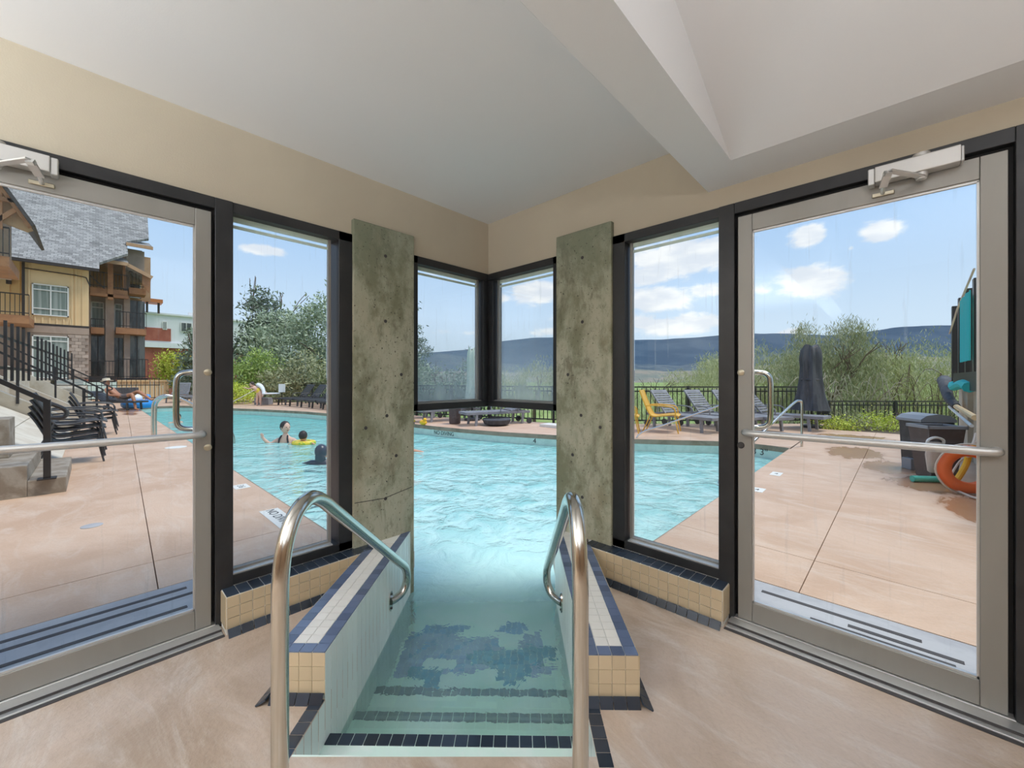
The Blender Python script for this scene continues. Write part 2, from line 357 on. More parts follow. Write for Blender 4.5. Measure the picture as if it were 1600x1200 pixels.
# ------------------------------------------------------------------ mesh tools
class MB:
    def __init__(s): s.v, s.f, s.T = [], [], None
    def add(s, vs, fs):
        b = len(s.v)
        s.v += [tuple(s.T @ Vector(v)) if s.T is not None else tuple(v) for v in vs]
        s.f += [tuple(b + i for i in f) for f in fs]
        return s
    def box(s, x0, y0, z0, x1, y1, z1):
        x0, x1 = sorted((x0, x1)); y0, y1 = sorted((y0, y1)); z0, z1 = sorted((z0, z1))
        return s.add([(x0, y0, z0), (x1, y0, z0), (x1, y1, z0), (x0, y1, z0), (x0, y0, z1), (x1, y0, z1), (x1, y1, z1), (x0, y1, z1)],
                     [(0, 3, 2, 1), (4, 5, 6, 7), (0, 1, 5, 4), (1, 2, 6, 5), (2, 3, 7, 6), (3, 0, 4, 7)])
    def prism(s, poly, z0, z1):
        """vertical prism on a plan polygon given anticlockwise"""
        n = len(poly)
        a = sum(poly[i][0] * poly[(i + 1) % n][1] - poly[(i + 1) % n][0] * poly[i][1] for i in range(n))
        if a < 0: poly = poly[::-1]
        return s.add([(*p, z0) for p in poly] + [(*p, z1) for p in poly],
                     [tuple(range(n))[::-1], tuple(range(n, 2 * n))] + [(i, (i + 1) % n, n + (i + 1) % n, n + i) for i in range(n)])
    def bar(s, a, b, w, h, up=(0, 0, 1)):
        """rectangular bar between two points"""
        a, b = Vector(a), Vector(b); d = (b - a).normalized(); u = Vector(up)
        if abs(d.dot(u)) > .98: u = Vector((0, 1, 0))
        sd_ = d.cross(u).normalized(); u = sd_.cross(d)
        o = [(-1, -1), (1, -1), (1, 1), (-1, 1)]
        vs = [a + sd_ * (w / 2 * i) + u * (h / 2 * j) for i, j in o] + [b + sd_ * (w / 2 * i) + u * (h / 2 * j) for i, j in o]
        return s.add(vs, [(0, 1, 2, 3), (7, 6, 5, 4), (0, 4, 5, 1), (1, 5, 6, 2), (2, 6, 7, 3), (3, 7, 4, 0)])
    def tube(s, pts, r, n=10, r1=None):
        pts = [Vector(p) for p in pts]; k = len(pts); rings = []
        prev = None
        for i, p in enumerate(pts):
            t = (pts[min(i + 1, k - 1)] - pts[max(i - 1, 0)]).normalized()
            if prev is None: u = t.cross(Vector((0, 0, 1)) if abs(t.z) < .9 else Vector((1, 0, 0))).normalized()
            else: u = (prev - t * prev.dot(t)).normalized()
            prev = u; w = t.cross(u)
            rr = r if r1 is None else r + (r1 - r) * i / (k - 1)
            rings.append([p + u * (rr * math.cos(2 * math.pi * j / n)) + w * (rr * math.sin(2 * math.pi * j / n)) for j in range(n)])
        vs = [q for g in rings for q in g]; fs = []
        for i in range(k - 1):
            for j in range(n): fs.append((i * n + j, i * n + (j + 1) % n, (i + 1) * n + (j + 1) % n, (i + 1) * n + j))
        fs += [tuple(range(n))[::-1], tuple(range((k - 1) * n, k * n))]
        return s.add(vs, fs)
    def lathe(s, prof, c=(0, 0, 0), n=20, axis='z', sx=1, sy=1):
        vs = []
        for r, z in prof:
            for j in range(n):
                a = 2 * math.pi * j / n; q = (r * math.cos(a) * sx, r * math.sin(a) * sy, z)
                if axis == 'x': q = (q[2], q[0], q[1])
                if axis == 'y': q = (q[0], q[2], q[1])
                vs.append((q[0] + c[0], q[1] + c[1], q[2] + c[2]))
        fs = [(i * n + j, i * n + (j + 1) % n, (i + 1) * n + (j + 1) % n, (i + 1) * n + j) for i in range(len(prof) - 1) for j in range(n)]
        fs += [tuple(range(n))[::-1], tuple(range((len(prof) - 1) * n, len(prof) * n))]
        return s.add(vs, fs)
    def ball(s, c, rx, ry=None, rz=None, n=16, m=10):
        ry = ry or rx; rz = rz or rx
        prof = [(max(math.sin(math.pi * i / m), .01), -math.cos(math.pi * i / m)) for i in range(m + 1)]
        b = len(s.v); T = s.T; s.T = None
        s.lathe(prof, n=n)
        for i in range(b, len(s.v)):
            v = s.v[i]; q = Vector((v[0] * rx + c[0], v[1] * ry + c[1], v[2] * rz + c[2])); s.v[i] = tuple(T @ q if T is not None else q)
        s.T = T; return s
    def mesh(s, name, m=None, smooth=False, bevel=0):
        me = D.meshes.new(name); me.from_pydata(s.v, [], s.f)
        if bevel:
            bm = bmesh.new(); bm.from_mesh(me)
            bmesh.ops.bevel(bm, geom=bm.edges[:], offset=bevel, segments=2 if bevel > .003 else 1, affect='EDGES', profile=.6); bm.to_mesh(me); bm.free()
        else:
            bm = bmesh.new(); bm.from_mesh(me); bmesh.ops.recalc_face_normals(bm, faces=bm.faces[:]); bm.to_mesh(me); bm.free()
        if smooth:
            me.polygons.foreach_set('use_smooth', [True] * len(me.polygons))
            try: me.set_sharp_from_angle(angle=R(40))
            except Exception: pass
        if m: me.materials.append(MATS[m])
        return me
    def build(s, name, m, parent=None, smooth=False, bevel=0, kind=None, label=None, cat=None, group=None):
        o = D.objects.new(name, s.mesh(name, m, smooth, bevel)); COL.objects.link(o)
        if parent is not None: o.parent = parent
        return tag(o, label, cat, group, kind)
def tag(o, label=None, cat=None, group=None, kind=None):
    if label: o['label'] = label
    if cat: o['category'] = cat
    if group: o['group'] = group
    if kind: o['kind'] = kind
    return o
def thing(name, label, cat, loc=(0, 0, 0), rz=0, group=None, kind=None):
    o = D.objects.new(name, None); COL.objects.link(o); o.location = loc; o.rotation_euler = (0, 0, rz); o.empty_display_size = .1
    return tag(o, label, cat, group, kind)
def inst(name, me, parent=None, loc=(0, 0, 0), rot=(0, 0, 0), scale=(1, 1, 1), label=None):
    o = D.objects.new(name, me); COL.objects.link(o); o.location = loc; o.rotation_euler = rot; o.scale = scale
    if parent is not None: o.parent = parent
    if label: o['label'] = label
    return o
def copy_tree(root, loc, rz, label, parent=None):
    c = root.copy(); COL.objects.link(c)
    if parent is None:
        c.location = loc; c.rotation_euler = (0, 0, rz); c['label'] = label
    else: c.parent = parent
    for ch in root.children: copy_tree(ch, None, 0, None, c)
    return c
def catmull(pts, k=6):
    P = [Vector(p) for p in pts]; out = []
    for i in range(len(P) - 1):
        a, b, c, d = P[max(i - 1, 0)], P[i], P[i + 1], P[min(i + 2, len(P) - 1)]
        for j in range(k):
            t = j / k
            out.append(.5 * ((2 * b) + (c - a) * t + (2 * a - 5 * b + 4 * c - d) * t * t + (3 * b - a - 3 * c + d) * t ** 3))
    return out + [P[-1]]
def clip(poly, p, n):
    """keep the part of a plan polygon on the side of line (p, normal n)"""
    out = []
    for i in range(len(poly)):
        a, b = poly[i], poly[(i + 1) % len(poly)]
        da = (a[0] - p[0]) * n[0] + (a[1] - p[1]) * n[1]; db = (b[0] - p[0]) * n[0] + (b[1] - p[1]) * n[1]
        if da >= 0: out.append(a)
        if da * db < 0:
            t = da / (da - db); out.append((a[0] + (b[0] - a[0]) * t, a[1] + (b[1] - a[1]) * t))
    return out

# ------------------------------------------------------------------ the setting: indoor hall
LEFT = Matrix(((0, -1, 0, 0), (-1, 0, 0, 0), (0, 0, 1, 0), (0, 0, 0, 1)))      # (along, outward, z) -> world for the left wall
RIGHT = Matrix.Identity(4)
SROT = YAW - .014
def strip_wall(mb, pts, z0, z1, t):
    """a wall of thickness t standing to the right of a plan polyline"""
    for (ax, ay), (bx, by) in zip(pts[:-1], pts[1:]):
        L = math.hypot(bx - ax, by - ay); nx, ny = (by - ay) / L * t, -(bx - ax) / L * t
        mb.prism([(ax, ay), (bx, by), (bx + nx, by + ny), (ax + nx, ay + ny)], z0, z1)

# floor of the hall, with the stair well cut out of it
rect = [(-.04, -7), (7, -7), (7, .04), (-.04, .04)]
well = [sf(-.762, 1.34), sf(.265, 1.34), sf(.265, 6), sf(-.762, 6)]
cen = (sum(p[0] for p in well) / 4, sum(p[1] for p in well) / 4)
mb = MB(); rest = rect
for i in range(4):
    a, b = well[i], well[(i + 1) % 4]; n = (-(b[1] - a[1]), b[0] - a[0])
    if (cen[0] - a[0]) * n[0] + (cen[1] - a[1]) * n[1] > 0: n = (-n[0], -n[1])
    piece = clip(rest, a, n); rest = clip(rest, a, (-n[0], -n[1]))
    if len(piece) > 2: mb.prism(piece, -.12, 0)
mb.build('floor', 'hall_floor', kind='structure')

mb = MB(); mb.T = RIGHT
mb.box(-.22, 0, 2.165, .76, .22, 3.3).box(.76, 0, 2.195, 2.93, .22, 3.3).box(2.93, 0, -.1, 7, .22, 3.3)
mb.box(1.2, .0, -.1, 1.9, .22, .19)
mb.build('wall_right', 'wall', kind='structure')
mb = MB(); mb.T = LEFT
mb.box(0, 0, 2.165, .76, .22, 3.3).box(.76, 0, 2.195, 2.93, .22, 3.3).box(2.93, 0, -.1, 7, .22, 3.3)
mb.box(1.2, .0, -.1, 1.9, .22, .19)
mb.build('wall_left', 'wall', kind='structure')
MB().box(7, -7.2, -.1, 7.2, .22, 3.3).build('wall_back', 'back_panelling', kind='structure')
MB().box(-.22, -7.2, -.1, 7.0, -7, 3.3).build('wall_front', 'back_panelling', kind='structure')
mb = MB().box(0, -7, 2.6, 1.565, 0, 2.7)
T = Matrix(((0, 0, 1, 0), (1, 0, 0, 0), (0, 1, 0, 0), (0, 0, 0, 1)))
def yprism(mb, prof, y0, y1):      # profile in (x, z) swept along y
    mb.T = Matrix(((1, 0, 0, 0), (0, 0, 1, 0), (0, 1, 0, 0), (0, 0, 0, 1))); mb.prism(prof, y0, y1); mb.T = None
def xprism(mb, prof, x0, x1):      # profile in (y, z) swept along x
    mb.T = T; mb.prism(prof, x0, x1); mb.T = None
xprism(mb, [(-.272, 2.3), (-2.2, 3.15), (-7, 3.15), (-7, 3.3), (-.272, 3.3)], 1.965, 7)
mb.build('ceiling', 'ceiling', kind='structure')
mb = MB(); yprism(mb, [(1.565, 2.6), (1.78, 2.3), (1.965, 2.3), (1.965, 3.3), (1.565, 3.3)], -7, 0)
mb.build('trim_1', 'ceiling', kind='structure')
MB().box(1.965, -.272, 2.3, 7, 0, 3.3).build('trim_2', 'ceiling', kind='structure')
MB().box(-.3, -7.3, 3.3, 7.3, .3, 3.42).build('roof', 'dark_trim', kind='structure')

tile_me = {}
def tile_mesh(m):
    if m not in tile_me: tile_me[m] = MB().box(-.5, -.5, 0, .5, .5, 1).mesh('tile_' + m, m, bevel=.035)
    return tile_me[m]
def tile(m, parent, loc, size, rot=(0, 0, 0), th=.004):
    return inst('tile', tile_mesh(m), parent, loc, rot, (size[0], size[1], th))

# tiled ledges under the side windows
P = .0555
for nm, T_, c in (('trim_3', RIGHT, 1), ('trim_4', LEFT, -1)):
    mb = MB(); mb.T = T_; mb.box(1.02, -.128, 0, 1.888, 0, .186)
    root = mb.build(nm, 'grout', kind='structure')
    n = 15
    rw = (R(90), 0, 0) if c == 1 else (R(90), 0, R(90))
    for i in range(n):
        u = 1.888 - P * (i + .5)
        for k in range(3): tile('tan_tile', root, T_ @ Vector((u, -.128, .028 + .0525 * (k + .5))), (P - .003, .0495), rw)
        tile('slate_tile', root, T_ @ Vector((u, -.0725, .185)), (P - .003, .108) if c == 1 else (.108, P - .003))
        if i < 14:
            tr = (R(56), 0, 0) if c == 1 else (R(56), 0, R(90))
            tile('slate_tile', root, T_ @ Vector((u, -.154, .012)), (P - .004, .048), tr, .008)
    tile('tan_tile', root, T_ @ Vector((1.888, -.065, .105)), (.12, .155), (R(90), 0, R(90)) if c == 1 else (R(90), 0, 0))

# raw concrete pillars either side of the opening
for nm, T_, lab in (('concrete_pillar', RIGHT, 'raw mottled concrete pillar to the right of the pool opening'), ('concrete_pillar', LEFT, 'raw mottled concrete pillar to the left of the pool opening')):
    mb = MB(); mb.T = T_; mb.box(.757, -.035, -1.25, 1.200, .25, 2.293)
    p = mb.build(nm, 'raw_concrete', bevel=.006, label=lab, cat='pillar', group='concrete pillars of the corner')
    hole = MB(); hole.T = T_
    if T_ is LEFT:
        q = MB(); q.T = T_; q.bar((.775, -.0355, .50), (.99, -.0355, .465), .003, .004).bar((.99, -.0355, .465), (1.195, -.0355, .478), .003, .004); q.build('form_seam', 'dark_slot', p)
    for u, z in [(.98, 2.10), (.98, 1.66), (.97, 1.02), (.98, .46), (1.12, .95), (.86, 1.30), (.90, .74)][::1]:
        h = MB(); h.T = T_; h.lathe([(.0, -.0365), (.011, -.0365), (.012, -.034)], (u, 0, z), 12, 'y'); h.build('tie_hole', 'dark_slot', p)

# windows
def window(name, T_, u0, u1, z0, z1, gl, bead, corner=False):
    root = thing(name, None, None, kind='structure')
    f = MB(); f.T = T_
    f.box(u0, -.015, z1 - .055, u1, .11, z1); f.box(u0, -.015, z0, u1, .11, z0 + .05)
    if corner: f.box(0, -.0, z0, .058, .11, z1); f.box(u1 - .045, -.015, z0, u1, .11, z1)
    else: f.box(u0, -.015, z0, u0 + .085, .11, z1)
    f.build('window_frame', 'frame', root, bevel=.002)
    b = MB(); b.T = T_; ga, gb = gl
    b.box(ga - .016, .035, z0 + .05, ga, .06, z1 - .055); b.box(gb, .035, z0 + .05, gb + .012, .06, z1 - .055)
    b.box(ga, .035, z0 + .05, gb, .06, z0 + .066)
    b.build('glazing_bead', bead, root)
    k = MB(); k.T = T_; k.box(ga - .01, -.006, z0 + .05, gb + .005, .034, z0 + .057); k.build('sill_strip', 'aluminium' if corner else 'bright_aluminium', root)
    k = MB(); k.T = T_
    k.box(ga, .046, z1 - .082, gb, .056, z1 - .055); k.box(ga, .046, z1 - .115, gb, .056, z1 - .10)
    k.build('blind_rail', 'waterline', root)
    g = MB(); g.T = T_; g.box(ga, .062, z0 + .05, gb, .068, z1 - .055)
    g.build('pane', 'dusty_glass' if corner else 'streaky_glass', root)
    return root
window('window_1', RIGHT, .0, .757, 1.035, 2.165, (.095, .712), 'aluminium', True)
window('window_2', LEFT, .0, .757, 1.035, 2.165, (.095, .712), 'aluminium', True)
window('window_3', RIGHT, 1.2, 1.84, .19, 2.195, (1.312, 1.835), 'aluminium')
window('window_4', LEFT, 1.2, 1.84, .19, 2.195, (1.330, 1.835), 'aluminium')
MB().box(-.11, .0, 1.035, 0, .11, 2.165).build('window_post', 'frame', kind='structure')

# doors
def door(name, T_, right=True):
    root = thing(name, None, None, kind='structure')
    f = MB(); f.T = T_
    f.box(1.838, -.02, 0, 1.915, .12, 2.195); f.box(2.842, -.02, 0, 2.93, .12, 2.195); f.box(1.915, -.02, 2.138, 2.842, .12, 2.195)
    f.build('door_frame', 'frame', root, bevel=.002)
    g = MB(); g.T = T_
    g.box(1.915, .02, 0, 1.930, .06, 2.138); g.box(2.826, .02, 0, 2.842, .06, 2.138); g.box(1.93, .02, 2.118, 2.826, .06, 2.138); g.build('weather_seal', 'gasket', root)
    s = MB(); s.T = T_; s.box(1.930, -.012, .022, 1.994, .034, 2.118); s.build('stile', 'aluminium', root, bevel=.0015)
    s = MB(); s.T = T_; s.box(2.758, -.012, .022, 2.826, .034, 2.118); s.build('stile', 'aluminium', root, bevel=.0015)
    s = MB(); s.T = T_; s.box(1.995, -.011, 2.034, 2.757, .033, 2.118); s.build('top_rail', 'aluminium', root, bevel=.0015)
    s = MB(); s.T = T_; s.box(1.995, -.011, .022, 2.757, .033, .118); s.build('bottom_rail', 'aluminium', root, bevel=.0015)
    s = MB(); s.T = T_
    s.box(1.995, -.002, .118, 2.757, .012, .127); s.box(1.995, -.002, 2.025, 2.757, .012, 2.034); s.box(1.994, -.002, .118, 2.001, .012, 2.03); s.box(2.751, -.002, .118, 2.758, .012, 2.03)
    s.build('glazing_bead', 'bright_aluminium', root)
    s = MB(); s.T = T_; s.box(2.0, .012, .122, 2.752, .018, 2.03); s.build('pane', 'glass', root)
    s = MB(); s.T = T_
    z0, z1 = .996, 1.000
    s.tube(catmull([(1.968, -.012, z0), (1.970, -.045, z0), (1.992, -.066, z0), (2.10, -.068, z0), (2.66, -.068, z1), (2.775, -.066, z1), (2.797, -.045, z1), (2.798, -.012, z1)], 6), .0165, 14)
    s.build('push_bar', 'bright_aluminium', root, smooth=True)
    s = MB(); s.T = T_
    s.tube(catmull([(1.962, .034, 1.305), (1.968, .075, 1.305), (2.0, .098, 1.305), (2.035, .102, 1.295), (2.052, .104, 1.262), (2.054, .104, 1.16), (2.052, .104, 1.055), (2.035, .102, 1.022), (2.0, .098, 1.012), (1.968, .075, 1.012), (1.962, .034, 1.012)], 5), .0135, 12)
    s.build('pull_handle', 'steel', root, smooth=True)
    for z in (1.303, .924):
        s = MB(); s.T = T_; s.lathe([(0, -.020), (.010, -.020), (.0165, -.017), (.0165, -.011)], (1.944, 0, z), 16, 'y')
        s.build('lock_cylinder', 'brass' if not (right and z < 1) else 'dark_slot', root, smooth=True)
    # overhead closer: body on the header, two-link arm down to the leaf
    c = MB(); c.T = T_; c.box(2.462, -.075, 2.098, 2.705, -.02, 2.162); cb = c.build('closer_body', 'closer_metal', root, bevel=.004)
    c = MB(); c.T = T_; c.box(2.440, -.070, 2.092, 2.462, -.02, 2.160); c.box(2.705, -.068, 2.100, 2.714, -.022, 2.158)
    c.lathe([(0, 0), (.004, 0), (.004, .003), (0, .003)], (0, 0, 0), 6)
    c.build('closer_cap', 'bright_aluminium', cb, bevel=.003)
    c = MB(); c.T = T_; c.lathe([(0, 2.162), (.026, 2.162), (.026, 2.174), (0, 2.174)], (2.60, -.048, 0), 14)
    c.lathe([(0, 2.072), (.016, 2.072), (.02, 2.085), (.02, 2.098)], (2.60, -.048, 0), 12); c.build('closer_pinion', 'closer_metal', cb, smooth=True)
    c = MB(); c.T = T_
    c.bar((2.605, -.050, 2.080), (2.505, -.205, 2.082), .024, .006); c.bar((2.505, -.205, 2.078), (2.500, -.195, 2.070), .022, .02)
    c.bar((2.503, -.200, 2.074), (2.488, -.085, 2.066), .026, .008); c.tube([(2.488, -.090, 2.066), (2.486, -.05, 2.063), (2.486, -.02, 2.062)], .0075, 8)
    c.build('closer_arm', 'bright_aluminium', cb)
    c = MB(); c.T = T_; c.box(2.452, -.022, 2.052, 2.522, -.012, 2.068); c.build('closer_bracket', 'brass', cb, bevel=.002)
    t = MB(); t.T = T_
    t.box(1.90, -.115, 0, 2.90, -.085, .008); t.box(1.90, -.085, 0, 2.90, -.02, .017); t.box(1.90, -.02, 0, 2.90, .05, .020)
    t.build('threshold', 'bright_aluminium', root, bevel=.0015)
    t = MB(); t.T = T_; t.box(1.895, -.135, .0, 2.90, -.115, .003); t.box(1.90, -.088, .0, 2.9, -.084, .0175); t.build('threshold_seal', 'dark_slot', root)
    return root
door('door_1', RIGHT, True); door('door_2', LEFT, False)

# ------------------------------------------------------------------ the stair down into the water
def stair_empty(name, label, cat, group=None, kind=None):
    return thing(name, label, cat, (CAM[0], CAM[1], 0), SROT, group, kind)
TP = .0525
def curb(l_in, sgn, label):
    """sgn +1: body extends to +l from the inner face"""
    root = stair_empty('tiled_curb', label, 'curb', 'tiled curbs of the pool stair')
    l_out = l_in + sgn * .21; a, b = sorted((l_in, l_out)); S0, S1 = 1.568, 2.84
    MB().box(a + .004 * (sgn > 0), S0 + .004, -.9, b - .004 * (sgn < 0), S1, .186).build('curb_core', 'grout', root)
    rows = 24
    for r in range(rows):
        s = S0 + TP * (r + .5)
        for c in range(4):
            l = a + TP * (c + .5)
            if (l < -.80 and s > 2.62) or (l > .4 and s > 2.62): continue
            tile('blue_tile' if (c in (0, 3) or r == 0) else 'cream_tile', root, (l, s, .185), (TP - .0025, TP - .0025))
        zt = .183 if True else 0
        inst('tile', tall_me, root, (l_in - sgn * .0005, s, 0), (0, 0, 0 if sgn > 0 else math.pi))
    for c in range(4):
        for k in range(3): tile('tan_tile', root, (a + TP * (c + .5), S0 + .004, .019 + .0555 * (k + .5)), (TP - .0015, .054), (R(90), 0, 0))
        tile('slate_tile', root, (a + TP * (c + .5), S0 - .018, .012), (TP - .003, .046), (R(58), 0, 0), .007)
        tile('blue_tile', root, (a + TP * (c + .5), S0 + .0045, .181), (TP - .003, .008), (R(90), 0, 0))
    lo = l_out + sgn * .004
    for r in range(20):
        tile('slate_tile', root, (lo + sgn * .018, S0 + TP * (r - .3), .011), (.046, TP - .003), (0, sgn * R(32), 0), .007)
    for r in range(18):
        for k in range(3): tile('tan_tile', root, (l_out, S0 + TP * (r + .5), .019 + .0555 * (k + .5)), (.054, TP - .0015), (0, sgn * R(90), 0))
    return root
tall_me = MB().box(0, -.0245, -.9, .004, .0245, .183).mesh('tall_tile', 'white_tile', bevel=.0012)
curb(-.762, -1, 'tiled curb left of the pool steps, white top edged blue')
curb(.265, 1, 'tiled curb right of the pool steps, white top edged blue')

steps = stair_empty('pool_steps', 'pale tiled steps descending under water between the two curbs', 'steps')
prof = [(1.34, 0), (1.34, -.17), (1.61, -.17), (1.61, -.34), (1.88, -.34), (1.88, -.51), (2.15, -.51), (2.15, -.68), (2.42, -.68), (2.42, -.86), (3.7, -.86)]
for k, (s0, s1, z) in enumerate([(1.34, 1.61, -.17), (1.61, 1.88, -.34), (1.88, 2.15, -.51), (2.15, 3.60, -.70)]):
    MB().box(-.765, s0, z - .5, .268, s1, z).build('step' if k < 3 else 'landing', 'step_plaster', steps)
    if k < 3:
        for i in range(20): tile('slate_tile', steps, (-.762 + .0513 * (i + .5), s1 - .028, z - .001), (.0485, .050))
MB().box(-.80, 1.30, -.9, .30, 1.338, -.001).build('riser', 'step_plaster', steps)
for sgn, l0 in ((-1, -.762), (1, .265)):
    MB().box(min(l0, l0 + sgn * .05), 1.30, -.9, max(l0, l0 + sgn * .05), 1.572, -.003).build('side_wall', 'grout', steps)
    for r in range(5):
        s = 1.568 - TP * (r + .5)
        tile('slate_tile', steps, (l0 + sgn * .026, s, -.002), (.049, TP - .003))
        inst('tile', tall_me, steps, (l0 - sgn * .0005, s, -.186), (0, 0, 0 if sgn > 0 else math.pi))

# mosaic picture set in the landing: cells of blue tile making flowing shapes
def ell(x, y, cx, cy, rx, ry, rot=0):
    c, s = math.cos(R(rot)), math.sin(R(rot)); dx, dy = x - cx, y - cy
    return ((dx * c + dy * s) / rx) ** 2 + ((-dx * s + dy * c) / ry) ** 2 < 1
mos = stair_empty('floor_mosaic', 'blue and lavender tile mosaic set under water at the foot of the steps', 'mosaic')
NC, NR = 24, 15
for i in range(NC):
    for j in range(NR):
        x = 310 + (1310 - 310) * (i + .5) / NC; y = 460 - 350 * (j + .5) / NR
        m = None
        if 380 < x < 620 and 130 < y < 200: m = 'mid_blue_tile'
        if ell(x, y, 650, 158, 60, 24, -15): m = 'mid_blue_tile'
        if 330 < x < 980 and 205 - (x < 640) * 30 < y < 340 + 60 * math.sin((x - 330) / 190) * (1 if x > 500 else -.3) and not ell(x, y, 600, 350, 90, 28): m = 'lavender_tile' if (i * 7 + j * 3) % 5 else 'mid_blue_tile'
        if 330 < x < 480 and 330 < y < 412: m = 'lavender_tile'
        if ell(x, y, 1020, 152, 118, 42, -8): m = 'mid_blue_tile'
        if ell(x, y, 1020, 205, 95, 34, -10): m = None
        if ell(x, y, 1160, 215, 90, 42, -20) or ell(x, y, 1220, 360, 90, 26): m = 'lavender_tile'
        if ell(x, y, 900, 300, 160, 34, -4) or ell(x, y, 1020, 350, 112, 80) or ell(x, y, 1200, 290, 130, 44, -5): m = 'teal_tile'
        if ell(x, y, 470, 385, 90, 22, -8) or ell(x, y, 560, 415, 62, 48): m = 'teal_tile'
        if m: tile(m, mos, (-.745 + .99 * (i + .5) / NC, 2.27 + .60 * (j + .5) / NR, -.701), (.0395, .0385), (0, 0, random.uniform(-.04, .04)))

# polished hand rails
def handrail(label, l, lw):
    """l: line of the rail, lw: curb face it is fixed to"""
    root = stair_empty('handrail', label, 'handrail', 'stair handrails')
    zt = .865
    pts = [(l, 1.145, 0), (l, 1.145, .30), (l, 1.145, .60), (l, 1.150, .70), (l, 1.175, .79), (l, 1.23, .855), (l, 1.31, .875), (l, 1.39, .845), (l, 1.47, .79)]
    for k in range(1, 6): pts.append((l, 1.47 + .86 * k / 6, .79 - .60 * k / 6))
    d = lw - l; g = math.copysign(1, d)
    pts += [(l, 2.33, .19), (l, 2.42, .125), (l, 2.465, .065), (l + g * .004, 2.475, .005), (l + d * .3, 2.45, -.045), (l + d * .7, 2.41, -.062), (lw, 2.385, -.065)]
    MB().tube(catmull(pts, 6), .0235, 20).build('rail', 'steel', root, smooth=True)
    T_ = Matrix.Translation((lw, 2.385, -.065)) @ Matrix.Rotation(R(90), 4, 'Y')
    f = MB(); f.T = T_; f.lathe([(0, -.008), (.045, -.008), (.047, -.004), (.047, .004), (0, .004)], n=20, sx=1.25, sy=.75); fl = f.build('flange', 'steel', root, smooth=True)
    for q in (-.042, .042):
        s = MB(); s.T = T_; s.lathe([(0, -.012), (.006, -.012), (.007, -.008), (.007, .010), (0, .010)], (q, 0, 0), 8); s.build('screw', 'dark_slot', fl)
    MB().lathe([(0, 0), (.045, 0), (.045, .006), (.026, .012), (0, .012)], (l, 1.145, 0), 20).build('floor_collar', 'steel', root, smooth=True)
handrail('polished steel handrail on the left of the pool steps', -.672 - .016, -.762)
handrail('polished steel handrail on the right of the pool steps', .196 - .016, .265)

# ------------------------------------------------------------------ pool, water, deck
FAR = [(1.19, 6.35), (1.15, 6.5), (.81, 6.58), (.40, 6.62), (-.07, 6.45), (-.7, 6.02), (-1.43, 5.56), (-2.2, 5.18), (-2.97, 4.87), (-4.28, 4.40), (-5.42, 4.13), (-6.35, 3.99), (-7.34, 3.90), (-9.5, 3.82),
       (-12.5, 3.62), (-13.95, 3.38), (-15.4, 2.93), (-16.9, 2.4), (-18.1, 1.8), (-21.0, 1.05), (-21.9, .5), (-22.1, -.3), (-22.0, -1.0)]
wl = [sf(-.762, 1.345), sf(-.762, 2.95), (-.25, -.80), (-.25, -1.0)] + FAR[::-1] + [(1.17, .26), (.80, .26), sf(.265, 2.90), sf(.265, 1.345)]
me = D.meshes.new('water'); me.from_pydata([(*p, -.255) for p in wl], [], [tuple(range(len(wl)))[::-1]])
me.update()
if me.polygons[0].normal.z < 0: me.flip_normals()
me.materials.append(MATS['water'])
wo_ = D.objects.new('pool_water', me); COL.objects.link(wo_)
tag(wo_, 'clear turquoise pool water running from the indoor steps to the far deck', 'water', kind='stuff')
EDGE = [(-.25, -1.0)] + FAR[::-1] + [(1.17, .26)]
basin = MB(); strip_wall(basin, EDGE[::-1], -1.35, -.31, -.012)
bl = [(.85, .1), (.85, -.9), (-.1, -1.0)] + FAR[::-1] + [(1.17, .1)]
basin.add([(*p, -1.30) for p in bl], [tuple(range(len(bl)))])
basin.build('pool_basin', 'pool_plaster', kind='structure')
b = MB(); strip_wall(b, EDGE[::-1], -.31, -.10, -.011); b.build('pool_waterline', 'waterline', kind='structure')
b = MB(); strip_wall(b, EDGE[::-1], -.10, -.004, -.016)
b.build('pool_coping', 'coping', kind='structure')

FENCE = [cw(8.75, 11.35), cw(3.1, 11.25), cw(1.2, 11.5), cw(-.7, 12.4), cw(-3.3, 13.8), cw(-9.3, 20.2), cw(-13.5, 23.6)]
# deck slabs parted by narrow control joints
def slabs(root, poly, cuts, g=.006, z0=-.10, z1=0):
    polys = [poly]
    for (p, q) in cuts:
        L = math.hypot(q[0] - p[0], q[1] - p[1]); n = (-(q[1] - p[1]) / L, (q[0] - p[0]) / L); out = []
        for a in polys:
            for s in (1, -1):
                c = clip(a, (p[0] + n[0] * g * s / 2, p[1] + n[1] * g * s / 2), (n[0] * s, n[1] * s))
                if len(c) > 2: out.append(c)
        polys = out
    for a in polys: MB().prism(a, z0, z1).build('slab', 'deck', root)
root = thing('deck_left', None, None, kind='structure')
slabs(root, [(-34, -14), (-.70, -14), (-.70, -1.0), (-34, -1.0)], [((-.73, -2.07), (-16.4, -1.51)), ((-1.2, -2), (-1.2, -3)), ((-7.2, -2), (-7.25, -3)), ((-13.2, -2), (-13.2, -3))])
MB().box(-.70, -14, -.1, -.04, -1.0, -.002).build('drain_bed', 'drain_strip', root)
for k, (w, a, c) in enumerate([(.60, 1.95, 2.75), (.50, 1.8, 2.9), (.34, 1.98, 2.9), (.26, 2.2, 3.0)]): MB().box(-w - .015, -c, -.02, -w + .015, -a, 0).build('drain_slot', 'dark_slot', root)
root = thing('deck_right', None, None, kind='structure')
slabs(root, [(1.17, .55), (3.42, .55), (3.42, 10.4), (1.17, 10.4)], [((2.115, .587), (2.207, 7.03)), ((1.74, 1.15), (2.87, 1.09))])
